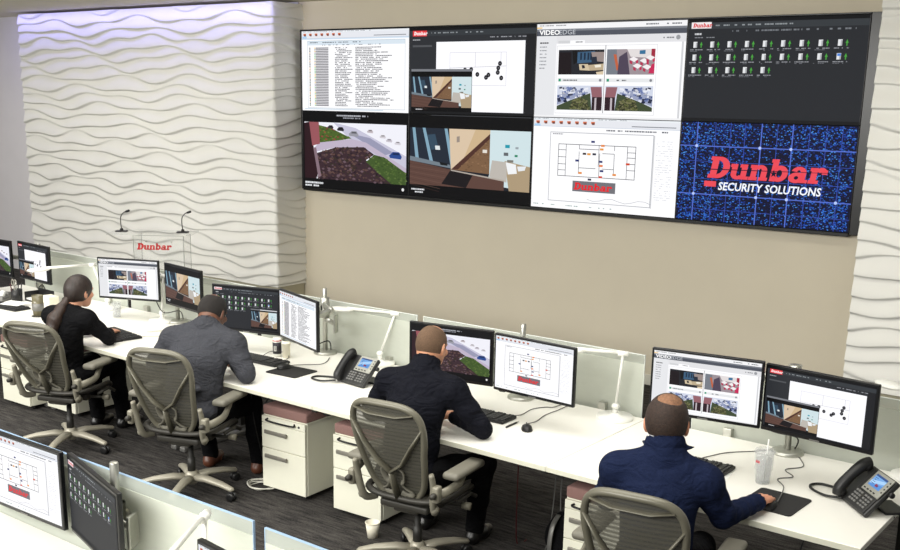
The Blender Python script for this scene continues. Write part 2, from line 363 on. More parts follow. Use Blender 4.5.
def street(p, x, y, w_, h, n=420):
    rnd = random.Random(3); f = sub(p, x, y, w_, h); q = lambda pts, c, up=True: p.poly([f(*a) for a in pts], c, up)
    q([(0, 0), (1, 0), (1, 1), (0, 1)], (236, 236, 244))
    q([(.30, 0), (.52, .08), (1, .52), (1, .78), (.5, .34)], (196, 194, 214))                    # road
    q([(.45, .17), (.66, .24), (.88, .47), (.80, .52)], (150, 150, 176))
    q([(.15, .05), (.28, .10), (.48, .26), (.15, .38)], (74, 96, 40)); speck(p, f, [(.15, .05), (.28, .10), (.48, .26), (.15, .38)], n//4, [(96, 122, 52), (58, 78, 34), (150, 60, 60)], .012, rnd)
    q([(.10, .46), (.15, .36), (.48, .27), (.62, .32), (1, .72), (1, .80), (.62, .42), (.3, .44), (.12, .52)], (188, 176, 196))
    hed = [(.12, .55), (.32, .43), (.60, .40), (.70, .52), (.62, .62), (.86, 1), (.14, 1)]
    q(hed, (58, 40, 46)); speck(p, f, hed, n, [(80, 60, 58), (40, 28, 36), (96, 72, 66), (52, 44, 36), (104, 84, 92)], .016, rnd)
    lw = [(.70, .52), (.80, .56), (1, .80), (1, 1), (.86, 1), (.62, .65)]
    q(lw, (64, 86, 40)); speck(p, f, lw, n//2, [(76, 100, 46), (54, 74, 34), (92, 112, 58)], .012, rnd)
    q([(.0, .02), (.05, .0), (.14, .9), (.12, 1), (0, 1)], (44, 22, 28)); q([(.05, 0), (.15, 0), (.16, .38), (.08, .42)], (150, 84, 90)); q([(.09, .45), (.12, .45), (.17, .95), (.14, .98)], (132, 110, 120))
    for a, b, s, c in ((.27, .07, .05, (50, 44, 52)), (.37, .10, .06, (36, 34, 44)), (.50, .17, .08, (150, 150, 160)), (.66, .12, .05, (190, 180, 186)), (.78, .20, .05, (205, 200, 206)), (.84, .26, .05, (196, 190, 200)), (.92, .30, .05, (210, 206, 214)), (.90, .50, .10, (40, 72, 140))):
        q([(a-s*.6, b+s*.2), (a-s*.25, b-s*.45), (a+s*.35, b-s*.45), (a+s*.6, b+s*.3), (a+s*.5, b+s*.75), (a-s*.5, b+s*.6)], c)
        q([(a-s*.2, b-s*.3), (a+s*.3, b-s*.3), (a+s*.4, b+s*.05), (a-s*.3, b+s*.05)], tuple(int(k*.6) for k in c))
def corridor(p, x, y, w_, h, n=120):
    rnd = random.Random(5); f = sub(p, x, y, w_, h); q = lambda pts, c, up=True: p.poly([f(*a) for a in pts], c, up)
    q([(0, 0), (1, 0), (1, 1), (0, 1)], (28, 32, 40))
    q([(0, 0), (.3, 0), (.37, .66), (0, .58)], (34, 42, 54))
    for a, b, c, d in ((.02, .0, .05, .55), (.11, .0, .18, .62), (.30, .0, .36, .68)): q([(a, b), (a+.025, b), (c+.03, d), (c, d)], (128, 164, 184))
    q([(.15, .12), (.22, .10), (.25, .34), (.19, .38)], (52, 74, 92)); q([(.22, .30), (.26, .30), (.265, .37), (.225, .37)], (220, 226, 228)); q([(0, .5), (.35, .62), (.36, .68), (0, .58)], (112, 124, 134)); q([(.26, .58), (.33, .60), (.33, .64), (.27, .63)], (20, 22, 24))
    q([(.34, 0), (.68, 0), (.68, .09), (.36, .70)], (214, 192, 164)); q([(.56, 0), (.68, 0), (.68, .07), (.47, .48)], (202, 176, 138)); q([(.405, .13), (.43, .12), (.43, .22), (.405, .23)], (150, 138, 128))
    q([(.68, .09), (.70, .09), (.70, .74), (.36, .70)], (122, 92, 66)); q([(.68, .06), (.69, .12), (.42, .69), (.36, .70)], (78, 48, 40))
    speck(p, f, [(.68, .15), (.69, .72), (.42, .68)], n, [(140, 108, 80), (104, 78, 56)], .01, rnd)
    q([(.68, 0), (1, 0), (1, 1), (.66, .9), (.68, .74)], (204, 222, 226)); q([(.80, .50), (1, .58), (1, 1), (.84, 1)], (170, 150, 120)); q([(.70, .5), (.82, .52), (.82, .86), (.68, .78)], (186, 180, 172))
    q([(0, .58), (.36, .70), (.80, .82), (.80, 1), (0, 1)], (92, 66, 58))
    p.up()
    for k in range(9): p.line(f(0, .64+k*.045), f(.34-k*.01, .70+k*.05), .03*h/6, (112, 84, 74) if k % 2 else (70, 48, 44), False)
    q([(.36, .70), (.55, .75), (.49, 1), (.28, .96)], (26, 22, 24)); q([(.36, .70), (.80, .82), (.80, .845), (.36, .72)], (176, 166, 156))
    for a, b, s, c in ((.82, .26, .03, (30, 150, 170)), (.81, .39, .03, (96, 100, 104)), (.89, .41, .02, (40, 130, 96)), (.895, .28, .02, (150, 160, 166)), (.64, .36, .03, (226, 220, 210))): q([(a-s*.6, b-s), (a+s*.6, b-s), (a+s*.6, b+s*.8), (a-s*.6, b+s*.8)], c)
    q([(.81, .52), (.89, .55), (.90, .70), (.83, .72)], (236, 238, 240)); q([(.90, .58), (.97, .57), (.96, .64), (.91, .66)], (226, 230, 234)); q([(.82, .48), (.87, .48), (.87, .52), (.82, .52)], (120, 118, 112))
def offcam(p, x, y, w_, h):
    f = sub(p, x, y, w_, h); q = lambda pts, c: p.poly([f(*a) for a in pts], c)
    q([(0, 0), (1, 0), (1, 1), (0, 1)], (34, 36, 42)); q([(0, .1), (.28, .1), (.30, 1), (0, 1)], (26, 18, 22)); q([(.30, .0), (.42, .05), (.42, .5), (.34, .6)], (16, 16, 18)); q([(.42, .1), (.8, .06), (.8, .5), (.42, .55)], (58, 92, 122))
    for a in (.48, .56, .64, .70): q([(a, .12), (a+.04, .12), (a+.04, .4), (a, .42)], (28, 44, 64))
    q([(.72, .1), (1, .1), (1, .5), (.76, .45)], (150, 136, 132)); q([(.46, .58), (.66, .58), (.70, .84), (.48, .82)], (206, 190, 160)); q([(.66, .62), (1, .56), (1, .82), (.7, .84)], (186, 168, 138)); q([(.52, .62), (.58, .62), (.6, .74), (.54, .76)], (30, 34, 44)); q([(.8, .62), (.94, .6), (.94, .7), (.82, .72)], (238, 232, 216)); q([(.84, .9), (1, .86), (1, 1), (.86, 1)], (214, 196, 166)); q([(.72, .3), (.84, .28), (.86, .55), (.74, .56)], (36, 44, 58))
def lobcam(p, x, y, w_, h):
    f = sub(p, x, y, w_, h); q = lambda pts, c: p.poly([f(*a) for a in pts], c)
    q([(0, 0), (1, 0), (1, 1), (0, 1)], (154, 142, 148)); q([(0, 0), (.2, 0), (.26, 1), (0, 1)], (116, 122, 132)); q([(.14, .2), (.2, .2), (.27, .8), (.22, .84)], (190, 96, 62)); q([(.26, .3), (.42, .1), (.5, 1), (.24, 1)], (76, 66, 84)); q([(.42, .0), (1, 0), (1, .36), (.5, .3)], (222, 216, 216)); q([(.68, .06), (.80, .04), (.80, .2), (.68, .2)], (52, 110, 150)); q([(.92, .0), (1, 0), (1, .4), (.92, .34)], (158, 40, 62))
    for a, b in ((.56, .36), (.64, .62), (.78, .42), (.90, .30), (.84, .66)): q([(a-.09, b+.03), (a, b-.06), (a+.10, b+.03), (a+.02, b+.15)], (240, 234, 236)); q([(a-.08, b+.08), (a-.02, b+.12), (a-.02, b+.24), (a-.07, b+.2)], (176, 46, 78)); q([(a+.05, b+.1), (a+.1, b+.06), (a+.1, b+.18), (a+.06, b+.22)], (190, 40, 80))
    q([(.94, .6), (1, .55), (1, .95), (.88, .95)], (196, 40, 86))
def lotcam(p, x, y, w_, h, flip):
    g = sub(p, x, y, w_, h); f = (lambda u, v: g(1-u, v)) if flip else g; q = lambda pts, c: p.poly([f(*a) for a in pts], c); rnd = random.Random(8)
    q([(0, 0), (1, 0), (1, 1), (0, 1)], (206, 212, 228)); q([(0, .4), (.62, .12), (.70, .3), (0, .8)], (150, 158, 186))
    p.up()
    for k in range(70):
        a, b = rnd.uniform(0, .62), rnd.uniform(.06, .62)
        if b < .75-a*.7: p._p([f(a, b), f(a+.07, b-.02), f(a+.08, b+.06), f(a+.01, b+.08)], rnd.choice([(70, 84, 130), (40, 46, 70), (214, 218, 230), (110, 124, 170), (230, 232, 240)]))
    q([(0, .85), (.3, .6), (.74, .3), (.78, 1), (0, 1)], (62, 74, 50)); tre = [(.3, .95), (.34, .62), (.5, .48), (.68, .6), (.74, 1)]
    q(tre, (64, 66, 44)); speck(p, f, tre, 140, [(96, 100, 60), (44, 46, 32), (120, 118, 84)], .03, rnd)
    q([(.74, .05), (.98, .05), (1, .5), (.78, .48)], (146, 96, 104)); q([(.78, .46), (1, .46), (1, 1), (.78, 1)], (44, 26, 34)); q([(.84, .5), (.88, .48), (.88, 1), (.84, 1)], (190, 180, 186))
def chrome(p, rnd, light):
    """Window chrome along the top of a bright window."""
    p.rect(0, 0, 16, 9, (251, 251, 253)); p.rect(0, 0, 16, .18, (232, 236, 240)); p.up(); p.dashes(.1, .05, 10.5, .06, (150, 154, 160), rnd, .6)
    p.rect(0, .18, 16, .62, (226, 228, 234))
    for k in range(7 if light else 8):
        p.rect(.18+k*.9+.1, .28, .42, .22, (214, 112, 70)); p.rect(.18+k*.9+.2, .38, .3, .2, (120, 70, 60), True)
    p.rect(.1, .6, .7, .2, (166, 206, 240)); p.rect(0, .80, 16, .05, (190, 200, 214)); p.rect(11, .58, 4.6, .08, (120, 124, 132))
def pic_list():
    p = Pic(); rnd = random.Random(1); chrome(p, rnd, True)
    p.rect(0, .85, 16, .12, (205, 222, 238)); p.frame(.9, 1.1, 14.6, 7.6, .05, (176, 190, 200)); p.rect(.95, 1.15, 14.5, .45, (214, 226, 236)); p.up(); p.dashes(1.2, 1.25, 8, .1, (90, 96, 104), rnd); p.dashes(3, 1.55, 9, .08, (110, 116, 124), rnd, .4)
    for r in range(36):
        y = 1.85+r*.185; c = (92, 92, 98)
        p.up(); p.rect(2.2, y, 2.0, .13, (134, 132, 138), False); p.dashes(5.2, y, rnd.uniform(1.6, 2.7), .10, c, rnd, .9); p.dashes(8.3, y, rnd.uniform(2.2, 5.6), .10, c, rnd, .88)
        p.rect(1.2, y, .16, .13, rnd.choice([(60, 60, 66), (40, 90, 60), (60, 60, 66), (200, 150, 80)]), False); p.rect(2.0, y, .16, .13, rnd.choice([(110, 190, 110), (230, 190, 80), (150, 150, 160)]), False)
    p.rect(.4, 8.75, 12, .1, (196, 212, 226)); return p
def tabs(p, y, rnd):
    p.rect(0, y, 16, .55, (52, 56, 60)); p.up(); p.dashes(2.6, y+.2, 7, .12, (140, 146, 150), rnd, .6)
def pic_map():
    p = Pic(); rnd = random.Random(2); p.rect(0, 0, 16, 9, (44, 46, 50)); p.rect(0, 0, 16, .3, (16, 17, 19)); tabs(p, .3, rnd); p.rect(.4, .3, 1.9, .58, (226, 60, 64)); p.word(.55, .76, .36, (250, 240, 240), .98)
    p.up(); p.dashes(.4, 1.2, 1, .1, (170, 172, 176), rnd); p.dashes(10.5, 1.05, 5, .1, (150, 152, 158), rnd, .6); p.rect(.4, 1.8, 2.6, .2, (80, 82, 86)); p.rect(14.9, .9, 1.1, 8.1, (30, 31, 34))
    p.rect(3.6, 1.5, 11.2, 7.2, (250, 250, 254)); p.frame(5.4, 2.6, 7.2, 3.4, .04, (196, 196, 204)); p.up()
    for a, b in (((8.7, 2.6), (8.7, 4.1)), ((5.4, 4.2), (12.6, 4.0)), ((11.9, 2.6), (11.9, 4.0))): p.line(a, b, .05, (186, 186, 194), False)
    for a, b in ((7.4, 4.4), (8.2, 4.35), (9.0, 4.85), (10.1, 5.15), (10.4, 4.9), (11.6, 4.2), (11.55, 4.65), (11.8, 3.75), (12.0, 5.2)): p.disc(a, b, .25, (24, 24, 28)); p.disc(a, b, .08, (110, 110, 116))
    p.rect(.25, 4.3, 8.1, 4.5, (8, 8, 9)); p.rect(.25, 4.3, 8.1, .25, (120, 122, 128)); corridor(p, .3, 5.1, 8.0, 3.2, 60); p.up(); p.dashes(.6, 8.5, 1.2, .1, (200, 200, 204), rnd); p.rect(0, 8.75, 16, .25, (24, 25, 27)); return p
def pic_cams():
    p = Pic(); rnd = random.Random(3); p.rect(0, 0, 16, 9, (250, 250, 252)); p.rect(0, 0, 16, .5, (240, 240, 242)); p.up(); p.dashes(.3, .12, 3, .1, (150, 150, 154), rnd); p.dashes(11, .2, 4.6, .12, (110, 112, 118), rnd)
    p.rect(0, .32, .6, .1, (240, 190, 60)); p.rect(0, .5, 16, .65, (78, 82, 92)); p.rect(0, .5, 16, .2, (120, 124, 132)); p.text('VIDEO', .3, 1.03, .62, (255, 255, 255), .03, 0, 1.28); p.text('EDGE', 2.52, 1.03, .62, (196, 200, 206), .0, 0, 1.22)
    p.rect(0, 1.15, 2.3, 7.85, (226, 227, 230)); p.rect(2.3, 1.15, 13.7, .75, (222, 222, 225)); p.disc(15.2, 1.5, .22, (150, 152, 156)); p.up(); p.dashes(13.6, 1.45, 1.2, .12, (120, 122, 126), rnd)
    p.rect(2.5, 1.62, 1.3, .28, (206, 207, 210)); p.rect(3.85, 1.62, 1.6, .28, (250, 250, 252)); p.up(); p.dashes(3.95, 1.72, 1.4, .1, (90, 92, 98), rnd, .9)
    p.up(); p.dashes(.4, 1.75, 1.0, .13, (40, 42, 46), rnd, 1)
    for k in range(7): p.dashes(.4, 2.15+k*.34, .8, .1, (140, 142, 148), rnd, .8)
    p.frame(2.4, 2.1, 10.8, 6.5, .04, (206, 206, 210)); p.rect(7.75, 2.1, .07, 6.4, (120, 122, 126))
    for (x, y, fn) in ((2.6, 2.5, offcam), (7.95, 2.5, lobcam)): fn(p, x, y, 5.05, 2.35)
    lotcam(p, 2.6, 5.9, 5.05, 2.35, False); lotcam(p, 7.95, 5.9, 5.05, 2.35, True)
    for x in (2.6, 7.95):
        p.rect(x, 5.2, 5.05, .36, (226, 228, 230)); p.rect(x+.1, 5.25, .26, .26, (40, 150, 110)); p.up(); p.dashes(x+.6, 5.33, 1.6, .12, (90, 92, 98), rnd); p.disc(x+4.75, 5.38, .14, (130, 132, 138))
    p.rect(15.6, 1.9, .2, 6.9, (206, 207, 210)); p.rect(0, 8.8, 16, .2, (236, 236, 238)); return p
def pic_icons(inset=False):
    p = Pic(); rnd = random.Random(4); p.rect(0, 0, 16, 9, (38, 40, 44)); p.rect(0, 0, 16, .3, (14, 15, 17)); tabs(p, .3, rnd); p.rect(.3, .25, 1.9, .55, (236, 228, 230)); p.word(.45, .7, .36, (214, 40, 48), .98)
    p.up(); p.dashes(4.2, 1.0, 11, .14, (112, 116, 122), rnd, .55); p.dashes(.4, 1.2, .9, .16, (200, 202, 206), rnd); p.dashes(.4, 1.55, 2.2, .08, (130, 132, 138), rnd)
    for r in range(3):
        for k in range(9 if r < 2 else 5):
            x, y = .6+k*1.62, 1.95+r*1.12
            p.rect(x, y, .36, .52, (226, 228, 230)); p.rect(x+.22, y+.06, .14, .46, (172, 174, 178)); p.poly([(x+.62, y+.3), (x+.75, y), (x+.88, y+.3)], (70, 160, 60)); p.rect(x+.7, y+.28, .1, .25, (70, 150, 60))
            p.up(); p.dashes(x-.3, y+.66, 1.25, .08, (142, 144, 150), rnd, .8); p.dashes(x-.3, y+.8, .9, .06, (104, 106, 112), rnd, .7)
    p.rect(13.6, 3.1, .3, .2, (70, 130, 220)); p.rect(0, 8.7, 16, .3, (22, 23, 25))
    if inset: p.rect(9.3, 4.4, 6.4, 4.1, (8, 8, 9)); p.rect(9.3, 4.25, 6.4, .2, (120, 122, 128)); p.rect(11.6, 4.25, 4.1, .18, (214, 216, 220)); corridor(p, 9.35, 4.75, 6.3, 3.3, 50)
    return p
def pic_street():
    p = Pic(); rnd = random.Random(6); p.rect(0, 0, 16, 9, (7, 7, 8)); p.up(); p.dashes(5.4, .35, 4.8, .16, (180, 182, 190), rnd, .9); p.dashes(6.4, .62, 2.6, .14, (150, 152, 160), rnd, .9); street(p, .25, 1.25, 15.5, 6.6)
    p.up(); p.dashes(.3, 8.25, 2.9, .22, (224, 226, 230), rnd, .95); p.dashes(.3, 8.6, 2.2, .2, (224, 226, 230), rnd, .95); p.disc(15.3, 8.4, .2, (226, 226, 226), 6); return p
def pic_corridor():
    p = Pic(); rnd = random.Random(7); p.rect(0, 0, 16, 9, (7, 7, 8)); p.rect(3.0, .05, 12.8, .06, (70, 72, 76)); corridor(p, .15, 1.45, 15.7, 6.2); p.up(); p.dashes(.4, 8.1, 1.8, .16, (224, 226, 230), rnd, .95); p.dashes(.9, 8.4, 1.1, .15, (224, 226, 230), rnd, .95); return p
def pic_plan():
    p = Pic(); rnd = random.Random(9); chrome(p, rnd, False); p.up(); p.dashes(8.3, 1.0, 6.5, .14, (110, 112, 118), rnd, .9); p.frame(2.0, 1.35, 11.4, 6.9, .07, (170, 172, 178)); p.up(); p.dashes(2.3, 1.5, 1.2, .1, (130, 132, 138), rnd); p.rect(13.4, 1.4, .12, 6.9, (206, 207, 210))
    L = (60, 62, 68); p.frame(3.0, 2.5, 8.6, 3.2, .06, L); p.up()
    for a, b in (((3.9, 2.5), (3.9, 5.7)), ((10.7, 2.5), (10.7, 5.7)), ((5.4, 3.2), (5.4, 5.4)), ((5.4, 2.95), (7.6, 2.95)), ((5.4, 2.5), (5.4, 2.95)), ((7.6, 2.5), (7.6, 4.6)), ((8.0, 3.3), (9.3, 3.3)), ((9.3, 2.5), (9.3, 3)), ((9.3, 3.3), (9.3, 5.2)), ((5.4, 4.8), (7.3, 4.8)), ((8.0, 4.8), (9.3, 4.8)), ((7.7, 3.3), (7.7, 5.6)), ((3.0, 3.1), (3.9, 3.1)), ((3.0, 3.8), (3.9, 3.8)), ((3.0, 4.5), (3.9, 4.5)), ((3.0, 5.1), (3.9, 5.1)), ((10.7, 3.1), (11.6, 3.1)), ((10.7, 3.6), (11.6, 3.6)), ((10.7, 4.2), (11.6, 4.2)), ((10.7, 4.8), (11.6, 4.8))): p.line(a, b, .055, L, False)
    for a, b, c in ((6.9, 2.2, (40, 50, 110)), (8.0, 2.55, (226, 130, 60)), (7.9, 2.9, (226, 150, 60)), (6.0, 3.4, (60, 50, 50)), (6.5, 3.42, (220, 150, 60)), (7.1, 3.4, (40, 44, 60)), (5.2, 4.1, (40, 50, 110)), (7.85, 4.1, (40, 50, 110)), (7.9, 4.5, (226, 120, 60)), (10.8, 4.2, (206, 70, 40)), (8.0, 5.0, (40, 50, 110)), (5.6, 5.3, (226, 140, 60)), (9.4, 5.3, (226, 140, 60)), (7.9, 5.6, (206, 70, 50)), (6.7, 5.9, (50, 50, 70))): p.rect(a-.2, b-.1, .4, .2, c)
    p.rect(4.8, 6.1, 4.8, 1.05, (112, 112, 118)); p.word(4.95, 6.98, .72, (226, 40, 48), 1.15)
    for r in range(26):
        p.up(); p.dashes(13.7, 1.9+r*.22, 1.7, .05, (196, 198, 204), rnd, .55)
    p.up()
    for k in range(10): p.line((6.5+k*.7, 7.85+.18*math.sin(k*1.3)), (7.2+k*.7, 7.85+.18*math.sin(k*1.3+1.3)), .05, (176, 178, 184), False)
    p.up(); p.dashes(.3, 8.6, 9, .1, (150, 170, 165), rnd, .3); return p
def pic_logo():
    p = Pic(); rnd = random.Random(12); p.rect(0, 0, 16, 9, (12, 16, 44))
    for lay in range(4):
        p.up()
        for k in range(2300):
            x, y = rnd.uniform(0, 15.8), rnd.uniform(0, 8.9); e = min(abs(x-8)/8, 1)*.7+min(abs(y-4.5)/4.5, 1)*.5
            if rnd.random() < .02+.9*e: p._p(rc(x, y, rnd.uniform(.05, .18), rnd.uniform(.05, .11)), rnd.choice([(24, 52, 140), (32, 78, 180), (20, 34, 100), (40, 100, 200), (16, 24, 70), (66, 134, 216)]))
    for x in (1.55, 3.3, 4.75, 6.1, 7.6, 9.05, 10.4, 11.9, 13.35, 14.7): b = x in (1.55, 7.6, 10.4); p.rect(x, 0, .10 if b else .06, 9, (84, 110, 206) if b else (52, 76, 170))
    for y in (2.1, 3.5, 5.1, 6.5, 7.9): b = y in (2.1, 6.5); p.rect(0, y, 16, .09 if b else .05, (84, 110, 206) if b else (50, 74, 166))
    for x, y in ((1.6, 2.1), (7.6, 2.1), (7.6, 6.5), (10.4, 6.5), (1.6, 6.5), (10.4, 2.1), (14.7, 6.5)): p.disc(x, y+.04, .14, (180, 200, 250))
    p.word(2.85, 5.0, 1.95, (232, 74, 86), 1.08)
    p.poly([(2.8, 4.18), (13.9, 4.02), (13.9, 4.06), (2.8, 4.27)], (12, 16, 44)); p.up()
    st = [(9.05+(.36 if k % 2 == 0 else .15)*math.sin(k*math.pi/5), 4.33-(.36 if k % 2 == 0 else .15)*math.cos(k*math.pi/5)) for k in range(10)]
    for k in range(0, 10): p._p([(9.05, 4.33), st[k], st[(k+1) % 10]], (12, 16, 44))
    p.rect(2.6, 5.3, 1.15, .5, (232, 74, 86)); p.text('SECURITY SOLUTIONS', 3.95, 6.05, 1.0, (244, 248, 255), .022, .12, .93); return p
PICS = dict(list=pic_list(), map=pic_map(), cams=pic_cams(), icons=pic_icons(), icons2=pic_icons(True), street=pic_street(), corridor=pic_corridor(), plan=pic_plan(), logo=pic_logo())
SCREEN = {}
def screen_mesh(k, step):
    if (k, step) not in SCREEN: SCREEN[(k, step)] = PICS[k].mesh('screen', step)
    return SCREEN[(k, step)]

# ------------------------------------------------------------------ the video wall
PW, PH, WZ = 1.4765, .8305, 1.557
def wall_display(i, row, key, label):
    x = (i+.5)*PW; z = WZ+(row+.5)*PH; t = thing('wall_display', (x, 0, z), 0, label, 'screen', 'video wall displays'); d = .012
    sc = bpy.data.objects.new('screen', screen_mesh(key, .00003)); COL.objects.link(sc); sc.parent = t; sc.location = (0, -.001, 0); sc.scale = (PW-d, 1, PW-d)
    mb = MB(); mb.box((0, .045, 0), (PW-.001, .088, PH-.001), .003); mb.build('housing', M['bezel'], t)
    mb = MB().box((0, .101, 0), (.5, .024, .4)); mb.build('wall_bracket', M['dark'], t)
    return t
for a in ((0, 1, 'list', 'wall display with a white event list, top left corner of the video wall'), (1, 1, 'map', 'dark wall display with a white site map and inset corridor picture, upper row'), (2, 1, 'cams', 'white wall display with four small camera pictures under a grey banner'), (3, 1, 'icons', 'dark charcoal wall display with rows of small icons, top right of the video wall'),
          (0, 0, 'street', 'wall display showing parked cars, lawn and hedge, lower left of the video wall'), (1, 0, 'corridor', 'wall display showing a corridor with glass doors, lower row of the video wall'), (2, 0, 'plan', 'white wall display with a floor plan over a small red logo'), (3, 0, 'logo', 'blue grid wall display with large red logo and white words')):
    wall_display(*a)
fr = MB(); X1 = 4*PW
fr.box((X1+.045, .05, WZ+PH), (.088, .10, 2*PH+.03), .004).box((X1/2-.004, .05, WZ-.016), (X1, .10, .03), .004).box((X1/2-.004, .05, WZ+2*PH+.008), (X1+.01, .10, .014), .004).box((-.012, .05, WZ+PH), (.022, .10, 2*PH+.03), .004)
tag(fr.build('video_wall_frame', M['bezel']), 'thin black surround framing the eight joined wall displays', 'frame')

# ------------------------------------------------------------------ the desk row
SL = math.atan(-.033)                                       # the row runs a touch askew to the wall
def front(x): return -4.155-.033*(x-4)
def back(x): return -3.075-.033*(x-4)
DT = .73
def make_desk(x0, x1, label, yf=None, yb=None, group='joined white desks', rz=SL):
    w_ = x1-x0; xm = (x0+x1)/2; yf = front(xm) if yf is None else yf; yb = back(xm) if yb is None else yb; d = yb-yf
    t = thing('desk', (xm, (yf+yb)/2, 0), rz, label, 'desk', group); w2 = w_/math.cos(rz)
    MB().use(M['desk']).box((0, 0, DT-.014), (w2-.004, d, .028), .003).build('worktop', M['desk'], t)
    MB().box((0, -d/2-.001, DT-.015), (w2-.004, .004, .027), .001).build('edge_band', M['deskedge'], t)
    for s in (-1, 1):
        mb = MB().box((s*(w2/2-.05), d/2-.14, .36), (.05, .09, .66), .005).box((s*(w2/2-.05), 0, DT-.05), (.04, d-.12, .04), .004)
        mb.build('leg', M['dark'], t)
        MB().box((s*(w2/2-.05), d/2-.42, .02), (.06, .78, .04), .01).build('foot', M['foot'], t)
    MB().box((0, d/2-.2, DT-.09), (w2-.3, .14, .06), .005).build('cable_tray', M['black'], t)
    return t
for x0, x1, l in ((-.95, .71, 'white desk at the far end beside the seated woman'), (.71, 2.37, 'white desk where the woman in black types'), (2.37, 4.03, 'white desk where the man in the grey sweater leans'), (4.03, 5.69, 'white desk where the man with shaved head works'), (5.69, 7.25, 'nearest white desk of the row, with the man in navy')):
    make_desk(x0, x1, l)
def make_screen_panel(x0, x1, label, y0, y1, top=1.10, blue=False, group='frosted privacy screens', base=DT):
    dx, dy = x1-x0, y1-y0; l = math.hypot(dx, dy); a = math.atan2(dy, dx); h = top-base
    t = thing('privacy_screen', ((x0+x1)/2, (y0+y1)/2, base), a, label, 'screen', group)
    MB().box((0, 0, (h-.055)/2-.12), (l, .009, h-.055+.24), .002).build('frosted_pane', M['frost'], t)
    MB().box((0, 0, h-.0285), (l, .009, .051), .002).build('clear_rim', M['frostrail'], t)
    MB().box((0, 0, h-.0015), (l, .0095, .003)).box((l/2+.001, 0, h/2-.12), (.003, .0095, h+.24)).box((-l/2-.001, 0, h/2-.12), (.003, .0095, h+.24)).build('glass_edge', M['edgeblue' if blue else 'edge'], t)
    for s in (-.35, .35): MB().box((s*l, -.02, .02), (.05, .04, .05), .004).build('clamp', M['alu'], t)
    return t
OFF = .035
for x0, x1, l in ((-.93, .68, 'frosted glass screen at the far end of the desk row'), (.74, 2.33, 'frosted glass screen behind the monitors facing the woman'), (2.39, 3.94, 'frosted glass screen behind the monitors of the man in grey'), (4.0, 5.66, 'frosted glass screen with a white lamp before its open end'), (5.98, 7.5, 'nearest frosted glass screen behind the two near monitors')):
    make_screen_panel(x0, x1, l, back(x0)+OFF, back(x1)+OFF)

# monitors
MW, MH = .555, .335
def make_monitor(c, yaw, key, label, tilt=0, group='desk monitors'):
    t = thing('monitor', c, yaw, label, 'monitor', group); t.rotation_euler = (tilt, 0, yaw)
    MB().box((0, .012, 0), (MW, .022, MH), .004).box((0, .035, 0), (.36, .03, .22), .012).build('housing', M['bezel'], t)
    sc = bpy.data.objects.new('screen', screen_mesh(key, .00002)); COL.objects.link(sc); sc.parent = t; sc.location = (0, 0, .003); sc.scale = (MW-.024, 1, (MH-.03)*16/9)
    MB().box((0, .058, 0), (.1, .018, .1), .004).build('mount_plate', M['black'], t)
    MB().box((0, -.001, -MH/2+.007), (.05, .003, .006)).build('badge', M['foot'], t)
    return t
MON = {}
for k, c, yaw, key, l in (
    ('0a', (-.72, -3.31, 1.063), 0, 'street', 'black monitor showing lawn and cars, at the far end of the desks'),
    ('0b', (-.149, -3.28, 1.063), -5.8, 'map', 'black monitor with white site map left of the woman\'s head'),
    ('1a', (1.217, -3.318, 1.072), 20.7, 'cams', 'monitor with camera pictures on white, in front of the seated woman'),
    ('1b', (1.803, -3.259, 1.064), -10.4, 'corridor', 'monitor showing a corridor, behind the head of the man in grey'),
    ('2a', (2.729, -3.470, 1.044), 15, 'icons2', 'dark monitor with icons and an inset picture, facing the man in grey'),
    ('2b', (3.435, -3.675, 1.098), -20, 'list', 'white list monitor turned inward beside the silver pole and grey phone'),
    ('3a', (4.676, -3.673, 1.063), 9.3, 'street', 'monitor showing lawn and street behind the man with shaved head'),
    ('3b', (5.271, -3.707, 1.070), -4.8, 'plan', 'monitor with a white floor plan and red label, beside the white desk lamp'),
    ('4a', (6.319, -3.812, 1.173), 7.1, 'cams', 'near monitor with four camera pictures, facing the man in navy'),
    ('4b', (6.840, -3.710, 1.142), -7.7, 'map', 'near dark monitor with site map and inset corridor, beside the right phone'),
    ('fa', (4.345, -6.27, .957), 0, 'plan', 'foreground monitor with white floor plan in the bottom left corner'),
    ('fb', (4.906, -6.329, .957), -16.8, 'icons', 'foreground dark monitor with rows of icons, turned beside a silver pole'),
    ('fc', (6.105, -6.645, 1.03), -8, 'list', 'foreground monitor mostly cut off by the bottom edge, top left corner visible')):
    MON[k] = (make_monitor(c, R_(yaw), key, l), Vector(c), R_(yaw))
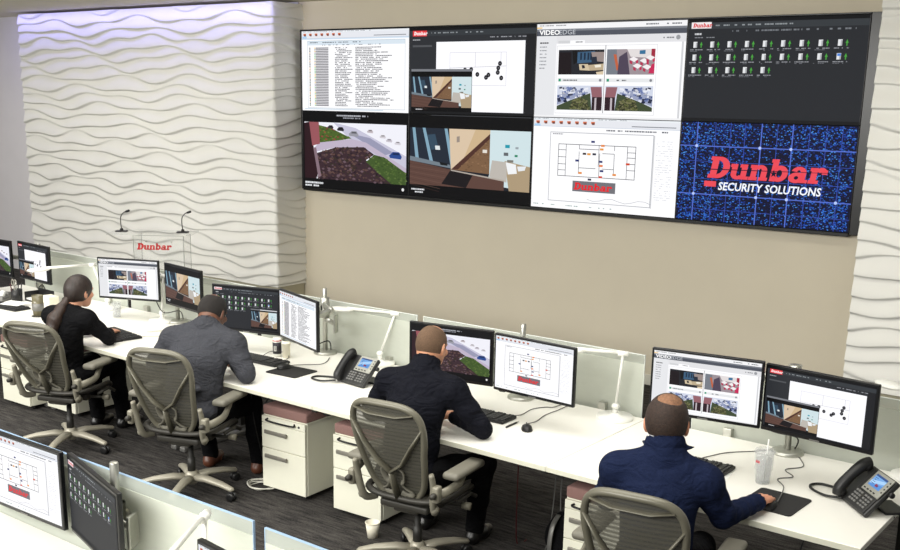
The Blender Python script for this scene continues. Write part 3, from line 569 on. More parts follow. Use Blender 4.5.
def make_arm(x, y, top, ks, label):
    t = thing('monitor_mount', (x, y, DT), 0, label, 'monitor mount', 'silver monitor mounts')
    MB().lathe([(.085, 0), (.085, .012), (.07, .02), (.03, .022)], 28).build('base', M['alu'], t)
    MB().lathe([(.017, .012), (.017, top-DT-.004), (.015, top-DT)], 20).build('pole', M['alu'], t)
    for k in ks:
        o, c, yaw = MON[k]; b = c+Vector((-math.sin(yaw), math.cos(yaw), 0))*.068-Vector((x, y, DT)); z = b.z
        mid = Vector((b.x*.5+.03, b.y*.35+.04, z-.015)); dirn = Vector((b.x, b.y, 0)).normalized()
        mb = MB().lathe([(.034, z-.05), (.034, z+.04)], 18).tube([dirn*.03+Vector((0, 0, z-.005)), mid, b+Vector((math.sin(yaw), -math.cos(yaw), 0))*-.012], .014, 8, flat=(1.5, .8)).ball(mid, (.026, .026, .03))
        mb.build('arm', M['alu'], t)
        MB().box((0, 0, 0), (.13, .008, .15), .003, T(*b) @ RZ(yaw)).build('bracket', M['alu'], t)
    MB().tube([(0, 0, top-DT-.23), (.06, -.03, top-DT-.22), (.10, -.015, top-DT-.24)], .013, 8, flat=(1.4, .8)).box((.12, -.02, top-DT-.24), (.014, .075, .13), .004, T(.12, -.02, 0) @ RZ(R_(25)) @ T(-.12, .02, 0)).build('spare_bracket', M['alu'], t)
    c0 = MON[ks[0]][1]-Vector((x, y, DT))
    MB().tube(spline([(c0.x*.5, c0.y*.5, c0.z-.1), (c0.x*.25+.03, c0.y*.4-.02, c0.z-.25), (.05, -.02, .1), (.02, .04, .0)]), .004, 6).build('cable', M['cablek'], t)
    return t
for a in ((-.33, -3.10, 1.20, ('0b', '0a'), 'silver pole arm behind the two far-end monitors'), (1.53, -3.09, 1.16, ('1a', '1b'), 'silver pole arm between the two monitors facing the woman'), (3.17, -3.12, 1.205, ('2b', '2a'), 'tall silver pole arm behind the inward-turned list monitor'),
          (4.90, -3.22, 1.20, ('3a', '3b'), 'silver pole arm rising behind the floor plan monitor'), (6.57, -3.22, 1.19, ('4a', '4b'), 'silver pole arm between the two monitors facing the man in navy'), (4.965, -6.262, 1.16, ('fb', 'fa'), 'silver pole arm standing at the foreground glass screen')):
    make_arm(*a)

# desk lamps
def make_lamp(base, joint, head, label):
    b, j, h = Vector(base), Vector(joint)-Vector(base), Vector(head)-Vector(base)
    t = thing('desk_lamp', base, 0, label, 'lamp', 'white desk lamps')
    MB().lathe([(.105, 0), (.107, .006), (.104, .02), (.03, .024), (.022, .035)], 32).build('base', M['white'], t)
    MB().tube([(0, 0, .03), (0, 0, .06)], .017, 12).ball((0, 0, .075), (.024, .024, .02)).tube([(0, 0, .07), j], .0085, 10).build('lower_arm', M['white'], t)
    d = (h-j); dn = Vector((d.x, d.y, 0)).normalized()
    MB().ball(j, (.02, .02, .016)).tube([j-dn*.03, j+dn*.03], .016, 12).tube([j+Vector((0, 0, .004)), h-dn*.05+Vector((0, 0, .008))], [.008, .012], 10).build('upper_arm', M['white'], t)
    a = math.atan2(dn.y, dn.x)
    MB().lathe([(.001, -.012), (.045, -.012), (.056, -.006), (.056, .002), (.045, .010), (.001, .014)], 28, mx=T(*h) @ RZ(a) @ Matrix.Diagonal((1.65, 1, 1, 1))).build('lamp_head', M['white'], t)
    return t
for a in (((.66, -3.12, DT), (.55, -3.17, 1.105), (.42, -3.60, 1.10), 'white desk lamp reaching over the far desk left of the woman'),
          ((1.42, -3.16, DT), (1.42, -3.13, 1.10), (1.20, -3.08, 1.12), 'white desk lamp standing between the two monitors facing the woman'),
          ((3.68, -3.12, DT), (3.75, -3.04, 1.085), (3.36, -3.16, 1.085), 'white desk lamp above the grey phone, arm stretched along the glass'),
          ((5.56, -3.24, DT), (5.59, -3.24, 1.125), (5.30, -3.36, 1.125), 'white desk lamp with round base at the open end of the glass screen'),
          ((7.20, -3.22, DT), (7.16, -3.17, 1.13), (7.00, -3.04, 1.145), 'white desk lamp cut off by the right edge, behind the near phone'),
          ((5.62, -6.40, DT), (5.585, -6.36, 1.13), (5.86, -6.80, 1.15), 'foreground white desk lamp in front of the glass, at the bottom edge')):
    make_lamp(*a)

# foreground desks
make_desk(3.2, 5.72, 'foreground white desk in the bottom left corner', -7.3, -6.24, 'foreground desks', R_(-1.2))
make_desk(5.74, 7.4, 'foreground white desk below the bottom edge, under the second glass screen', -7.36, -6.32, 'foreground desks', R_(-1.2))
make_screen_panel(3.3, 5.69, 'foreground frosted glass screen with a blue-fringed rim behind the lamp', -6.185, -6.235, 1.10, True, 'foreground privacy screens')
make_screen_panel(5.765, 7.3, 'foreground frosted glass screen with blue-fringed rim at the bottom edge', -6.25, -6.30, 1.10, True, 'foreground privacy screens')

# pedestals
def make_pedestal(x, y, rz, label, h=.52, w_=.38, d=.54, cush=True):
    t = thing('pedestal_cabinet', (x, y, 0), rz, label, 'cabinet', 'cream pedestal cabinets')       # origin: front left corner on the floor
    MB().box((w_/2, d/2, h/2+.02), (w_, d-.02, h-.03), .004).box((w_/2, .012+d/2, h-.0105), (w_, d-.004, .02), .003).build('body', M['cab'], t)
    for z0, z1 in ((.035, .30), (.305, h-.052)):
        q = MB().box((w_/2, -.002, (z0+z1)/2), (w_-.004, .02, z1-z0), .003).build('drawer', M['cab'], t)
        zc = z1-.05 if z0 > .2 else z1-.045
        MB().box((w_*.36, -.030, zc), (.19, .010, .026), .004, seg=3).box((w_*.36-.08, -.02, zc), (.012, .022, .014)).box((w_*.36+.08, -.02, zc), (.012, .022, .014)).build('handle', M['handle'], q)
    q = MB().box((w_/2, -.002, h-.026), (w_-.004, .02, .046), .003).build('pencil_drawer', M['cab'], t)
    MB().tube(spline([(.06, -.012, h-.016), (.07, -.032, h-.026), (w_-.10, -.032, h-.026), (w_-.09, -.012, h-.016)], 5), .006, 8).build('pull_loop', M['black'], q)
    MB().lathe([(.007, 0), (.007, .006)], 12, mx=T(w_-.05, -.012, h-.026) @ Matrix.Rotation(R_(90), 4, 'X')).build('lock', M['black'], q)
    if cush: MB().box((w_/2, d/2, h+.0335), (w_+.004, d, .065), .014, seg=3).build('seat_cushion', M['cushion'], t)
    for i in (.04, w_-.04):
        for j in (.05, d-.06): MB().lathe([(.018, 0), (.018, .02)], 12, c=(i, j, 0)).build('glide', M['black'], t)
    return t
make_pedestal(3.41, -3.985, R_(1), 'cream pedestal with mauve cushion below the desk of the man in grey')
make_pedestal(4.04, -3.995, R_(1), 'cream pedestal with a smartphone on its cushion, left of the third chair')
make_pedestal(.28, -3.905, 0, 'cream pedestal at the far left, beside the woman\'s chair')
make_pedestal(.74, -3.80, 0, 'cream pedestal glimpsed under the armrest of the woman\'s chair')
make_pedestal(5.705, -4.05, R_(-1), 'cream pedestal with mauve top left of the man in navy')

# ------------------------------------------------------------------ mesh task chairs
REC, ZS = 0.0, 1.0      # extra recline and height of the back, per chair
def back_outline(n=72):
    """Closed outline (x, z) of the chair back: broad at the shoulders, narrower at the hips."""
    pts = []
    for k in range(n):
        a = 2*math.pi*k/n; c, s = math.cos(a), math.sin(a)
        x = math.copysign(abs(c)**.52, c); z = math.copysign(abs(s)**.52, s)
        f = (z+1)/2; wd = .148+.088*f**.85; drop = .012*(x*x)*(1 if z > 0 else -.5)
        pts.append((x*wd, .46+(.285+z*.285-drop)*ZS))
    return pts
def back_y(x, z):
    f = (z-.46)/(.57*ZS)
    return -.165-REC*f-.205*f**1.15+.05*math.sin(math.pi*min(max(f, 0), 1))*-.7+.9*x*x*(.55+.3*f)
def make_chair(label, armz=.672, army=.02, rec=0.0, zs=1.0):
    global REC, ZS
    REC, ZS = rec, zs
    t = thing('office_chair', (0, 0, 0), 0, label, 'chair', 'mesh office chairs')
    # star base
    MB().lathe([(.03, .06), (.045, .075), (.048, .12), (.036, .145), (.03, .15)], 20).build('base_hub', M['chairbase'], t)
    for k in range(5):
        a = 2*math.pi*k/5+R_(-10); mx = RZ(a)
        leg = MB().tube([(.03, 0, .105), (.12, 0, .112), (.24, 0, .098), (.325, 0, .078), (.338, 0, .074)], [.030, .027, .023, .019, .010], 12, mx, flat=(.85, 1.15)).build('base_leg', M['chairbase'], t)
        cs = MB()
        for s in (-1, 1): cs.lathe([(.012, -.009), (.027, -.009), (.030, 0), (.027, .009), (.012, .009)], 18, mx=mx @ T(.325, s*.015, .030) @ Matrix.Rotation(R_(90), 4, 'X'))
        cs.tube([(.325, 0, .03), (.325, 0, .076)], .009, 8, mx).box((.322, 0, .05), (.03, .016, .03), .006, mx)
        cs.build('caster', M['black'], leg)
    MB().lathe([(.026, .13), (.026, .24), (.018, .242), (.018, .37)], 18).build('gas_lift', M['dark'], t)
    mb = MB().box((0, -.02, .385), (.16, .24, .06), .02, seg=3).box((0, .06, .375), (.26, .06, .045), .012, seg=3).box((0, -.13, .40), (.30, .05, .04), .012, seg=3)
    mb.tube([(.10, .06, .38), (.25, .075, .385)], .011, 10).tube([(-.10, .06, .38), (-.25, .075, .385)], .011, 10)
    mb.build('tilt_mechanism', M['chairdark'], t)
    for s in (-1, 1): MB().tube([(s*.24, .075, .385), (s*.285, .078, .385)], [.02, .022], 12).build('tension_knob', M['chair'], t)
    # seat
    def seat_z(x, y): return .452+.035*(abs(x)/.25)**3-.05*max(0, (y-.12)/.12)**2+.03*max(0, (-y-.08)/.14)**2
    ring_ = []
    for k in range(56):
        a = 2*math.pi*k/56; c, s = math.cos(a), math.sin(a); x = math.copysign(abs(c)**.5, c)*.248; y = .02+math.copysign(abs(s)**.5, s)*.222
        ring_.append((x, y, seat_z(x, y)-.008))
    MB().tube(ring_+[ring_[0], ring_[1]], .017, 8, flat=(1, 1.2), cap=False).build('seat_frame', M['chairdark'], t)
    P = []
    for i in range(17):
        v = -1+2*i/16; row = []
        for j in range(17):
            u = -1+2*j/16; x = u*.244*(1-.10*v**6); y = .02+v*.217*(1-.10*u**6); row.append((x, y, seat_z(x, y)-.02*(1-u*u)*(1-v*v)))
        P.append(row)
    MB().grid(P).build('seat_mesh', M['mesh'], t)
    for s in (-1, 1): MB().tube([(s*.25, .0, .43), (s*.27, .10, .45), (s*.25, .2, .40)], .012, 8).build('seat_side_link', M['chairdark'], t)
    # back
    o = [(x, back_y(x, z), z) for x, z in back_outline()]
    MB().tube(o+[o[0], o[1]], .0165, 10, flat=(1.0, 1.25), cap=False).build('back_frame', M['chairback'], t)
    ol = back_outline(72); P = []
    for i in range(25):
        z = .46+(.0125+.545*i/24)*ZS; xs = []
        for k in range(72):
            (x0, z0), (x1, z1) = ol[k], ol[(k+1) % 72]
            if (z0-z)*(z1-z) <= 0 and abs(z1-z0) > 1e-9: xs.append(x0+(x1-x0)*(z-z0)/(z1-z0))
        hw = max(xs) if xs else .1; row = []
        for j in range(19):
            u = -1+2*j/18; row.append((u*hw, back_y(u*hw, z)+.004, z))
        P.append(row)
    MB().grid(P).build('back_mesh', M['mesh'], t)
    # V-shaped brace and lower-back pad behind the mesh
    def B(x, z, d=.018): zz = .46+(z-.46)*ZS; return Vector((x, back_y(x, zz)-d, zz))
    mb = MB()
    for s in (-1, 1): mb.tube([B(s*.212, .905, .008), B(s*.145, .80), B(s*.075, .69), B(0, .635, .024)], [.012, .015, .017, .018], 8, flat=(.55, 1.5))
    mb.tube([B(0, .64, .026), B(0, .56, .034), B(0, .47, .03)], [.018, .020, .020], 8, flat=(.55, 1.4))
    mb.tube([B(-.175, .985, .006), B(-.08, .965, .004), B(.08, .965, .004), B(.175, .985, .006)], .012, 8, flat=(.5, 2.0)); mb.build('back_brace', M['chairback'], t)
    mb = MB(); S = []
    for s in (-1, 1):
        mb.tube(spline([B(s*.03, .665, .014), B(s*.062, .64, .012), B(s*.055, .585, .014), B(s*.035, .56, .016), B(s*.06, .525, .014), B(s*.09, .505, .012), B(s*.06, .485, .014), B(s*.02, .50, .018)], 4), .010, 7, flat=(.6, 1.6))
    mb.build('lumbar_pad', M['chairpad'], t)
    # uprights joining seat, back and arms
    for s in (-1, 1):
        u = MB().tube(spline([(s*.19, -.12, .415), (s*.215, -.19, .43), (s*.226, -.225, .50), (s*.236, -.238, .58), (s*.236, -.262, .66)], 5), [.016, .020, .020, .019, .015], 10, flat=(1.1, .9)).ball((s*.228, -.205, .448), (.022, .024, .024)).build('back_upright', M['chair'], t)
        a = MB().tube(spline([(s*.245, -.235, .55), (s*.285, -.20, .555), (s*.305, -.10, .575), (s*.305, army-.04, armz-.055), (s*.30, army, armz-.02)], 6), [.019, .021, .019, .016, .018], 10, flat=(1.25, .85)).box((s*.262, -.245, .555), (.04, .05, .09), .012, seg=3).build('arm_bracket', M['chair'], t)
        P = MB().box((s*.30, army, armz), (.098, .31, .042), .020, seg=4); P.build('armrest', M['chairpad'], t)
        MB().lathe([(.016, 0), (.018, .012), (.014, .03)], 12, mx=T(s*.262, -.272, .555) @ Matrix.Rotation(R_(90), 4, 'X')).build('height_knob', M['chairdark'], a)
    return t
CH = [make_chair('grey mesh office chair under the woman in black', .668, -.02, .05, .955), make_chair('grey mesh office chair under the man in the grey sweater', .672, 0), make_chair('grey mesh office chair of the man with shaved head', .635, -.03), make_chair('nearest grey mesh office chair, under the man in navy', .69, .05)]
HUB = [((1.69, -4.25, 0), R_(20)), ((3.08, -4.31, 0), R_(18)), ((4.92, -4.29, 0), R_(6)), ((6.49, -4.67, 0), R_(7))]
for c, (p, a) in zip(CH, HUB): place(c, p, a)

# ------------------------------------------------------------------ people: smooth-blended solid shapes, meshed with surface nets
class Body:
    def __init__(s): s.ops = []
    def _a(s, kind, k, lo, hi, fn): s.ops.append((kind, k, np.array(lo, float), np.array(hi, float), fn)); return s
    def ell(s, c, r, k=.03, R=None, op='u'):
        c = np.array(c, float); r = np.array(r, float); m = np.array(R.to_3x3()).T if R is not None else np.eye(3); q = max(r)
        def fn(p):
            v = (p-c) @ m.T if R is not None else p-c
            a = np.sqrt(((v/r)**2).sum(-1)); b = np.sqrt(((v/(r*r))**2).sum(-1))
            return a*(a-1)/np.maximum(b, 1e-6)
        return s._a(op, k, c-q, c+q, fn)
    def cap(s, a, b, ra, rb, k=.03, op='u', flat=None):
        """Tapered limb; flat = (direction, factor) thins it along one direction."""
        a = np.array(a, float); b = np.array(b, float); q = max(ra, rb); fd = None
        if flat: fd = np.array(flat[0], float); fd /= np.linalg.norm(fd)
        def fn(p):
            d = b-a; t = np.clip(((p-a) @ d)/max(d @ d, 1e-9), 0, 1); v = p-a-t[..., None]*d
            if fd is not None:
                w_ = v @ fd; v = v+(w_*(1/flat[1]-1))[..., None]*fd
            return (np.sqrt((v*v).sum(-1))-(ra+(rb-ra)*t))*(flat[1] if flat else 1)
        return s._a(op, k, np.minimum(a, b)-q, np.maximum(a, b)+q, fn)
    def chain(s, pts, rs, k=.02, **kw):
        for i in range(len(pts)-1): s.cap(pts[i], pts[i+1], rs[i], rs[i+1], k, **kw)
        return s
    def mesh(s, h):
        us = [o for o in s.ops if o[0] == 'u']
        lo = np.min([o[2] for o in us], 0)-4*h; hi = np.max([o[3] for o in us], 0)+4*h
        n = np.ceil((hi-lo)/h).astype(int)+1; F = np.full(n, .5, np.float32)
        ax = [lo[i]+h*np.arange(n[i]) for i in range(3)]
        for kind, k, l, u, fn in s.ops:
            pad = k+.02+2*h
            i0 = np.maximum(np.floor((l-pad-lo)/h).astype(int), 0); i1 = np.minimum(np.ceil((u+pad-lo)/h).astype(int)+1, n)
            if kind == 'i': i0 = np.zeros(3, int); i1 = n
            if (i1 <= i0).any(): continue
            sl = tuple(slice(i0[i], i1[i]) for i in range(3))
            g = np.stack(np.meshgrid(*[ax[i][sl[i]] for i in range(3)], indexing='ij'), -1)
            d = fn(g).astype(np.float32); f = F[sl]
            if kind == 'u':
                hh = np.clip(.5+.5*(d-f)/k, 0, 1); F[sl] = d*(1-hh)+f*hh-k*hh*(1-hh)
            elif kind == 's':
                d = -d; hh = np.clip(.5-.5*(d-f)/k, 0, 1); F[sl] = d*(1-hh)+f*hh+k*hh*(1-hh)
            else: F[sl] = np.maximum(f, d)
        s.F = F
        # surface nets
        neg = F < 0; c = np.zeros(np.array(F.shape)-1, np.int8)
        offs = [(i, j, k) for i in (0, 1) for j in (0, 1) for k in (0, 1)]
        for o in offs: c += neg[o[0]:F.shape[0]-1+o[0], o[1]:F.shape[1]-1+o[1], o[2]:F.shape[2]-1+o[2]]
        act = np.argwhere((c > 0) & (c < 8)); idx = -np.ones(c.shape, int); idx[tuple(act.T)] = np.arange(len(act))
        acc = np.zeros((len(act), 3)); cnt = np.zeros(len(act))
        for a in range(8):
            for b in range(a+1, 8):
                oa, ob = np.array(offs[a]), np.array(offs[b])
                if np.abs(oa-ob).sum() != 1: continue
                fa = F[tuple((act+oa).T)]; fb = F[tuple((act+ob).T)]; m = (fa < 0) != (fb < 0)
                t = np.where(m, fa/np.where(m, fa-fb, 1), 0)
                acc[m] += (oa+(ob-oa)*t[:, None])[m]; cnt[m] += 1
        V = lo+h*(act+acc/np.maximum(cnt, 1)[:, None]); Q = []
        for d in range(3):
            e1, e2 = [(1, 2), (2, 0), (0, 1)][d]; sh = [slice(None)]*3
            A = neg[tuple(slice(0, -1) if q == d else slice(1, -1) for q in range(3))]; B = neg[tuple(slice(1, None) if q == d else slice(1, -1) for q in range(3))]
            for flip in (False, True):
                P = np.argwhere((A & ~B) if not flip else (~A & B))
                for q in range(3):
                    if q != d: P[:, q] += 1
                if not len(P): continue
                u1 = np.zeros(3, int); u1[e1] = 1; u2 = np.zeros(3, int); u2[e2] = 1
                ids = [idx[tuple((P-x).T)] for x in (u1+u2, u2, 0*u1, u1)]
                if flip: ids = ids[::-1]
                Q.append(np.stack(ids, 1))
        Q = np.concatenate(Q); Q = Q[(Q >= 0).all(1)]
        return V, Q
    def build(s, name, m, parent=None, h=.008, smooth=1):
        V, Q = s.mesh(h)
        for _ in range(smooth):
            acc = np.zeros_like(V); cnt = np.zeros(len(V))
            for a in range(4):
                for b in (Q[:, (a+1) % 4], Q[:, (a+3) % 4]):
                    np.add.at(acc, Q[:, a], V[b]); np.add.at(cnt, Q[:, a], 1)
            V = V*.5+.5*acc/np.maximum(cnt, 1)[:, None]
        me = bpy.data.meshes.new(name); me.from_pydata(V.tolist(), [], Q.tolist()); me.update()
        me.polygons.foreach_set('use_smooth', [True]*len(me.polygons)); me.materials.append(m)
        o = bpy.data.objects.new(name, me); COL.objects.link(o)
        if parent: o.parent = parent
        return o
V3 = lambda *a: np.array(a, float)
def nrm(v): return v/np.linalg.norm(v)
def hand(b, wrist, elbow, aim, palm, side, curl=.5):
    """Palm, four unequal bent fingers and a thumb; aim = finger direction, palm = direction the palm faces, side = +1 for a right hand."""
    f = nrm(np.array(aim, float)); p = nrm(np.array(palm, float)-f*np.dot(f, palm)); th = np.cross(p, f)*-side   # towards the thumb
    w = np.array(wrist, float)
    b.cap(w-f*.01, w+f*.05+th*.012, .023, .020, .02, flat=(p, .62)); b.cap(w+f*.02-th*.014, w+f*.075-th*.024, .018, .014, .02, flat=(p, .72)); b.cap(w+f*.03+th*.01, w+f*.082+th*.024, .018, .014, .02, flat=(p, .72)); b.cap(w+f*.06-th*.02, w+f*.075+th*.02, .014, .014, .02, flat=(p, .75))
    for k, (o, l, r) in enumerate(((.030, .068, .0088), (.010, .077, .0092), (-.010, .070, .0088), (-.029, .055, .0078))):
        q = w+f*(.078-.004*abs(k-1))+th*o; a = 0; pts = [q]; dirs = (.10, .45, .85)
        for s_, frac in zip(dirs, (.44, .31, .25)):
            a = curl*s_*1.3; q = q+(f*math.cos(a)+p*math.sin(a)+th*o*.9)*l*frac; pts.append(q)
        b.chain(pts, [r, r*.97, r*.9, r*.8], .006)
    t0 = w+f*.022+th*.020+p*.004; t1 = t0+f*.030+th*.020+p*.010; t2 = t1+f*.028+th*.008+p*.006; t3 = t2+f*.022-th*.002+p*.004
    b.chain([t0, t1, t2, t3], [.013, .0115, .0105, .0085], .010)
def make_person(label, spec, hub):
    """spec: measures in a frame with the seat centre at the origin (floor), facing +y."""
    g = spec.get; H = V3(*g('head')); NB = V3(*g('neck')); SR = V3(*g('sh_r')); SLf = V3(*g('sh_l')); hip = V3(0, g('hipy', -.06), g('hipz', .555)); sz = g('bulk', 1.0)
    hr = Matrix.Rotation(g('turn', 0), 4, 'Z') @ Matrix.Rotation(-g('nod', .15), 4, 'X')
    hs = g('hs', 1.0)
    def hp(x, y, z): return np.array(H)+np.array(hr.to_3x3() @ Vector((x*hs, y*hs, z*hs)))
    def hq(*r): return tuple(v*hs for v in r)
    ch = (SR+SLf)/2; chest = ch*.72+hip*.28+V3(0, -.015, 0); belly = ch*.3+hip*.7+V3(0, .02, 0)
    # ---- body: head, neck, trunk core, arms and hands in one surface
    b = Body()
    b.ell(hp(0, -.012, .028), hq(.076, .096, .088), .03, hr); b.ell(hp(0, -.03, .0), hq(.070, .072, .075), .03, hr); b.ell(hp(0, .035, -.045), hq(.057, .058, .062), .03, hr); b.ell(hp(0, .062, -.088), hq(.030, .026, .024), .03, hr)
    b.ell(hp(0, .082, .022), hq(.05, .016, .016), .02, hr); b.cap(hp(0, .090, .012), hp(0, .108, -.030), .010, .0135, .012); b.ell(hp(.014, .096, -.033), hq(.009, .010, .008), .008, hr); b.ell(hp(-.014, .096, -.033), hq(.009, .010, .008), .008, hr)
    for s in (-1, 1):
        b.ell(hp(s*.031, .094, .002), hq(.017, .012, .011), .012, hr, 's'); b.ell(hp(s*.045, .066, -.022), hq(.022, .02, .018), .02, hr)
        er = hr @ Matrix.Rotation(s*.35, 4, 'Z'); b.ell(hp(s*.080, -.012, -.008), hq(.010, .021, .033), .008, er); b.ell(hp(s*.090, -.006, -.006), hq(.006, .012, .018), .006, er, 's'); b.ell(hp(s*.078, -.006, -.036), hq(.008, .010, .010), .008, hr)
    b.cap(hp(0, .092, -.058), hp(0, .090, -.060), .009, .009, .012); b.cap(hp(-.022, .086, -.062), hp(.022, .086, -.062), .0065, .0065, .008); b.cap(hp(-.018, .093, -.0615), hp(.018, .093, -.0615), .0018, .0018, .004, 's')
    nr = g('neck_r', .056); b.cap(hp(0, -.03, -.055), NB+V3(0, -.005, -.01), nr, nr*1.12, .03)
    b.cap(NB, chest, .06, .085*sz, .05); b.cap(chest, hip+V3(0, 0, .06), .085*sz, .075*sz, .05, flat=((0, 1, 0), .8)); b.cap(SR*.8+ch*.2, SLf*.8+ch*.2, .055, .055, .05)
    for s, S, E, W, A, P in ((1, SR, g('el_r'), g('wr_r'), g('aim_r'), g('palm_r', (0, 0, -1))), (-1, SLf, g('el_l'), g('wr_l'), g('aim_l'), g('palm_l', (0, 0, -1)))):
        E, W = V3(*E), V3(*W); b.cap(S, E, .046*sz, .036*sz, .03); b.cap(E, W, .036*sz, .024, .02); hand(b, W, E, A, P, s, g('curl', .5))
    o = b.build('person', M[spec['skin']], None, .0052, 1)
    o.location = hub[0]; o.rotation_euler = (0, 0, hub[1]); tag(o, label, 'person', 'people at the desks')
    for s in (-1, 1):
        e = MB().ball(hp(s*.031, .081, .002), .0115).build('eye', M['eye'], o)
    # ---- upper garment
    c = Body(); q = g('loose', .014)
    wr = (SR-SLf); hw = np.linalg.norm(wr)/2
    c.cap(SR*.92+ch*.08, SLf*.92+ch*.08, .072*sz, .072*sz, .06); c.ell(chest+V3(0, -.005, .0), (hw*.86*sz, .118*sz, .17), .06, Matrix.Rotation(-g('lean', .3), 4, 'X')); c.ell(belly, (hw*.82*sz, .125*sz, .17), .07, Matrix.Rotation(-g('lean', .3)*.5, 4, 'X')); c.ell(hip+V3(0, 0, .0), (hw*.84*sz, .135*sz, .085), .05)
    c.ell(ch+V3(0, -.045, -.06), (hw*.8, .07, .13), .05)
    for S in (SR, SLf): c.cap(NB+V3(0, -.01, -.005), S, .060, .066*sz, .05)
    for s, S, E, W in ((1, SR, g('el_r'), g('wr_r')), (-1, SLf, g('el_l'), g('wr_l'))):
        E, W = V3(*E), V3(*W); u = nrm(E-S); m1 = S+(E-S)*.5
        c.cap(S, m1, .069*sz, .060*sz, .035); c.cap(m1, E, .060*sz, .052*sz, .03); c.cap(E, W-nrm(W-E)*.01, .052*sz, .036*sz, .02)
        d = nrm(W-E)
        for f_ in (.18, .42, .66, .88): c.cap(E+(W-E)*f_+V3(.012, 0, 0), E+(W-E)*f_-V3(.012, 0, 0), .046*sz-.012*f_, .046*sz-.012*f_, .016)
        c.cap(W-d*.035, W-d*.008, .036, .035, .008); c.cap(W-d*.004, W+d*.03, .030, .030, .006, 's')
        c.cap(S+(E-S)*.72+V3(0, .02, 0), S+(E-S)*.80+V3(s*.03, -.01, 0), .047*sz, .045*sz, .016)
    for f_, x in ((.25, .6), (.5, -.5), (.72, .35)):   # soft folds across the back
        m1 = hip+(chest-hip)*f_+V3(0, -.115*sz, 0); c.cap(m1+V3(-x*hw, -.0, .02), m1+V3(x*hw*.5, -.006, -.02), .018, .012, .035)
    up_ = nrm(hp(0, -.03, -.05)-NB); col = g('collar', 'crew')
    cw = nr*1.32+.012 if col != 'crew' else nr*1.16+.006
    c.cap(NB-up_*.02, NB+up_*dict(crew=.012, high=.045, zip=.012)[col], cw, cw-.006, .02)
    c.cap(NB+up_*dict(crew=0, high=.03, zip=0)[col], NB+up_*.12, nr*1.10+.006, nr*1.12+.006, .006, 's')
    c.build(g('top_name'), M[spec['top']], o, .0085, 1)
    if col == 'zip':
        k_ = Body(); s0 = NB+up_*.018
        k_.cap(s0-up_*.012, s0+up_*.018, nr*1.22+.010, nr*1.27+.012, .01); k_.cap(s0-up_*.05, s0+up_*.06, nr*1.13+.005, nr*1.17+.006, .004, 's'); f_ = np.array(hr.to_3x3() @ Vector((0, 1, 0)))
        k_.ell(NB+f_*.12+up_*.03, (.06, .075, .09), .004, None, 's')
        for s in (-1, 1): k_.cap(NB+V3(s*.085, .02, .03), NB+V3(s*.112, .075, .018), .016, .006, .012, flat=((s*.4, -.3, 1), .5))
        k_.build('stand_collar', M[spec['top']], o, .006, 1)
        k_ = Body(); k_.cap(s0-up_*.02, s0+up_*.060, nr*1.12+.003, nr*1.13+.003, .01); k_.cap(s0-up_*.05, s0+up_*.07, nr*1.02, nr*1.03, .004, 's'); k_.build('shirt_collar', M['collar'], o, .005, 0)
    # ---- trousers and shoes
    c = Body(); c.ell(hip+V3(0, .0, -.045), (.185*sz, .15, .085), .05)
    for s, K, A in ((1, g('kn_r', (.15, .40, .52)), g('an_r', (.13, .46, .10))), (-1, g('kn_l', (-.15, .40, .52)), g('an_l', (-.13, .46, .10)))):
        K, A = V3(*K), V3(*A); h0 = hip+V3(s*.095, .03, -.03); mid = (h0+K)/2+V3(0, 0, .006)
        c.cap(h0, mid, .088*sz, .080*sz, .04); c.cap(mid, K, .080*sz, .064, .03); c.cap(K, K*.45+A*.55+V3(0, -.012, 0), .063, .058, .03); c.cap(K*.45+A*.55+V3(0, -.012, 0), A+V3(0, 0, -.01), .058, .056, .03)
    c.build('trousers', M['trousers'], o, .010, 1)
    for s, A in ((1, g('an_r', (.13, .46, .10))), (-1, g('an_l', (-.13, .46, .10)))):
        A = V3(*A); d = V3(s*.10, 1, 0); k_ = Body(); k_.cap(A+V3(0, -.02, -.045), A+V3(0, -.03, -.06), .042, .038, .02); k_.chain([A+d*-.03+V3(0, 0, -.062), A+d*.08+V3(0, 0, -.062), A+d*.16+V3(0, 0, -.068)], [.038, .042, .030], .02); k_.cap(A+V3(0, -.01, -.04), A+d*.09+V3(0, 0, -.055), .038, .034, .02)
        k_.ell(A+V3(0, 0, -.2), (.5, .5, .104), .004, None, 's'); k_.build('shoe', M[g('shoes', 'shoe')], o, .007, 1)
    # ---- hair
    def cap_of_hair(name, m, grow, cuts, keep=(), h=.0052):
        k_ = Body(); k_.ell(hp(0, -.012, .028), hq(.076+grow, .096+grow, .088+grow), .03, hr); k_.ell(hp(0, -.03, .0), hq(.070+grow, .072+grow, .075+grow), .03, hr)
        for a in keep: k_.ell(hp(*a[0]), hq(*a[1]), .02, hr)
        for a in cuts: k_.ell(hp(*a[0]), hq(*a[1]), .008, hr, 's')
        k_.build(name, M[m], o, h, 1)
    face = [((0, .115, -.035), (.078, .062, .10))]
    ears = [((s*.10, .0, -.035), (.035, .045, .045)) for s in (-1, 1)]
    st = g('hair')
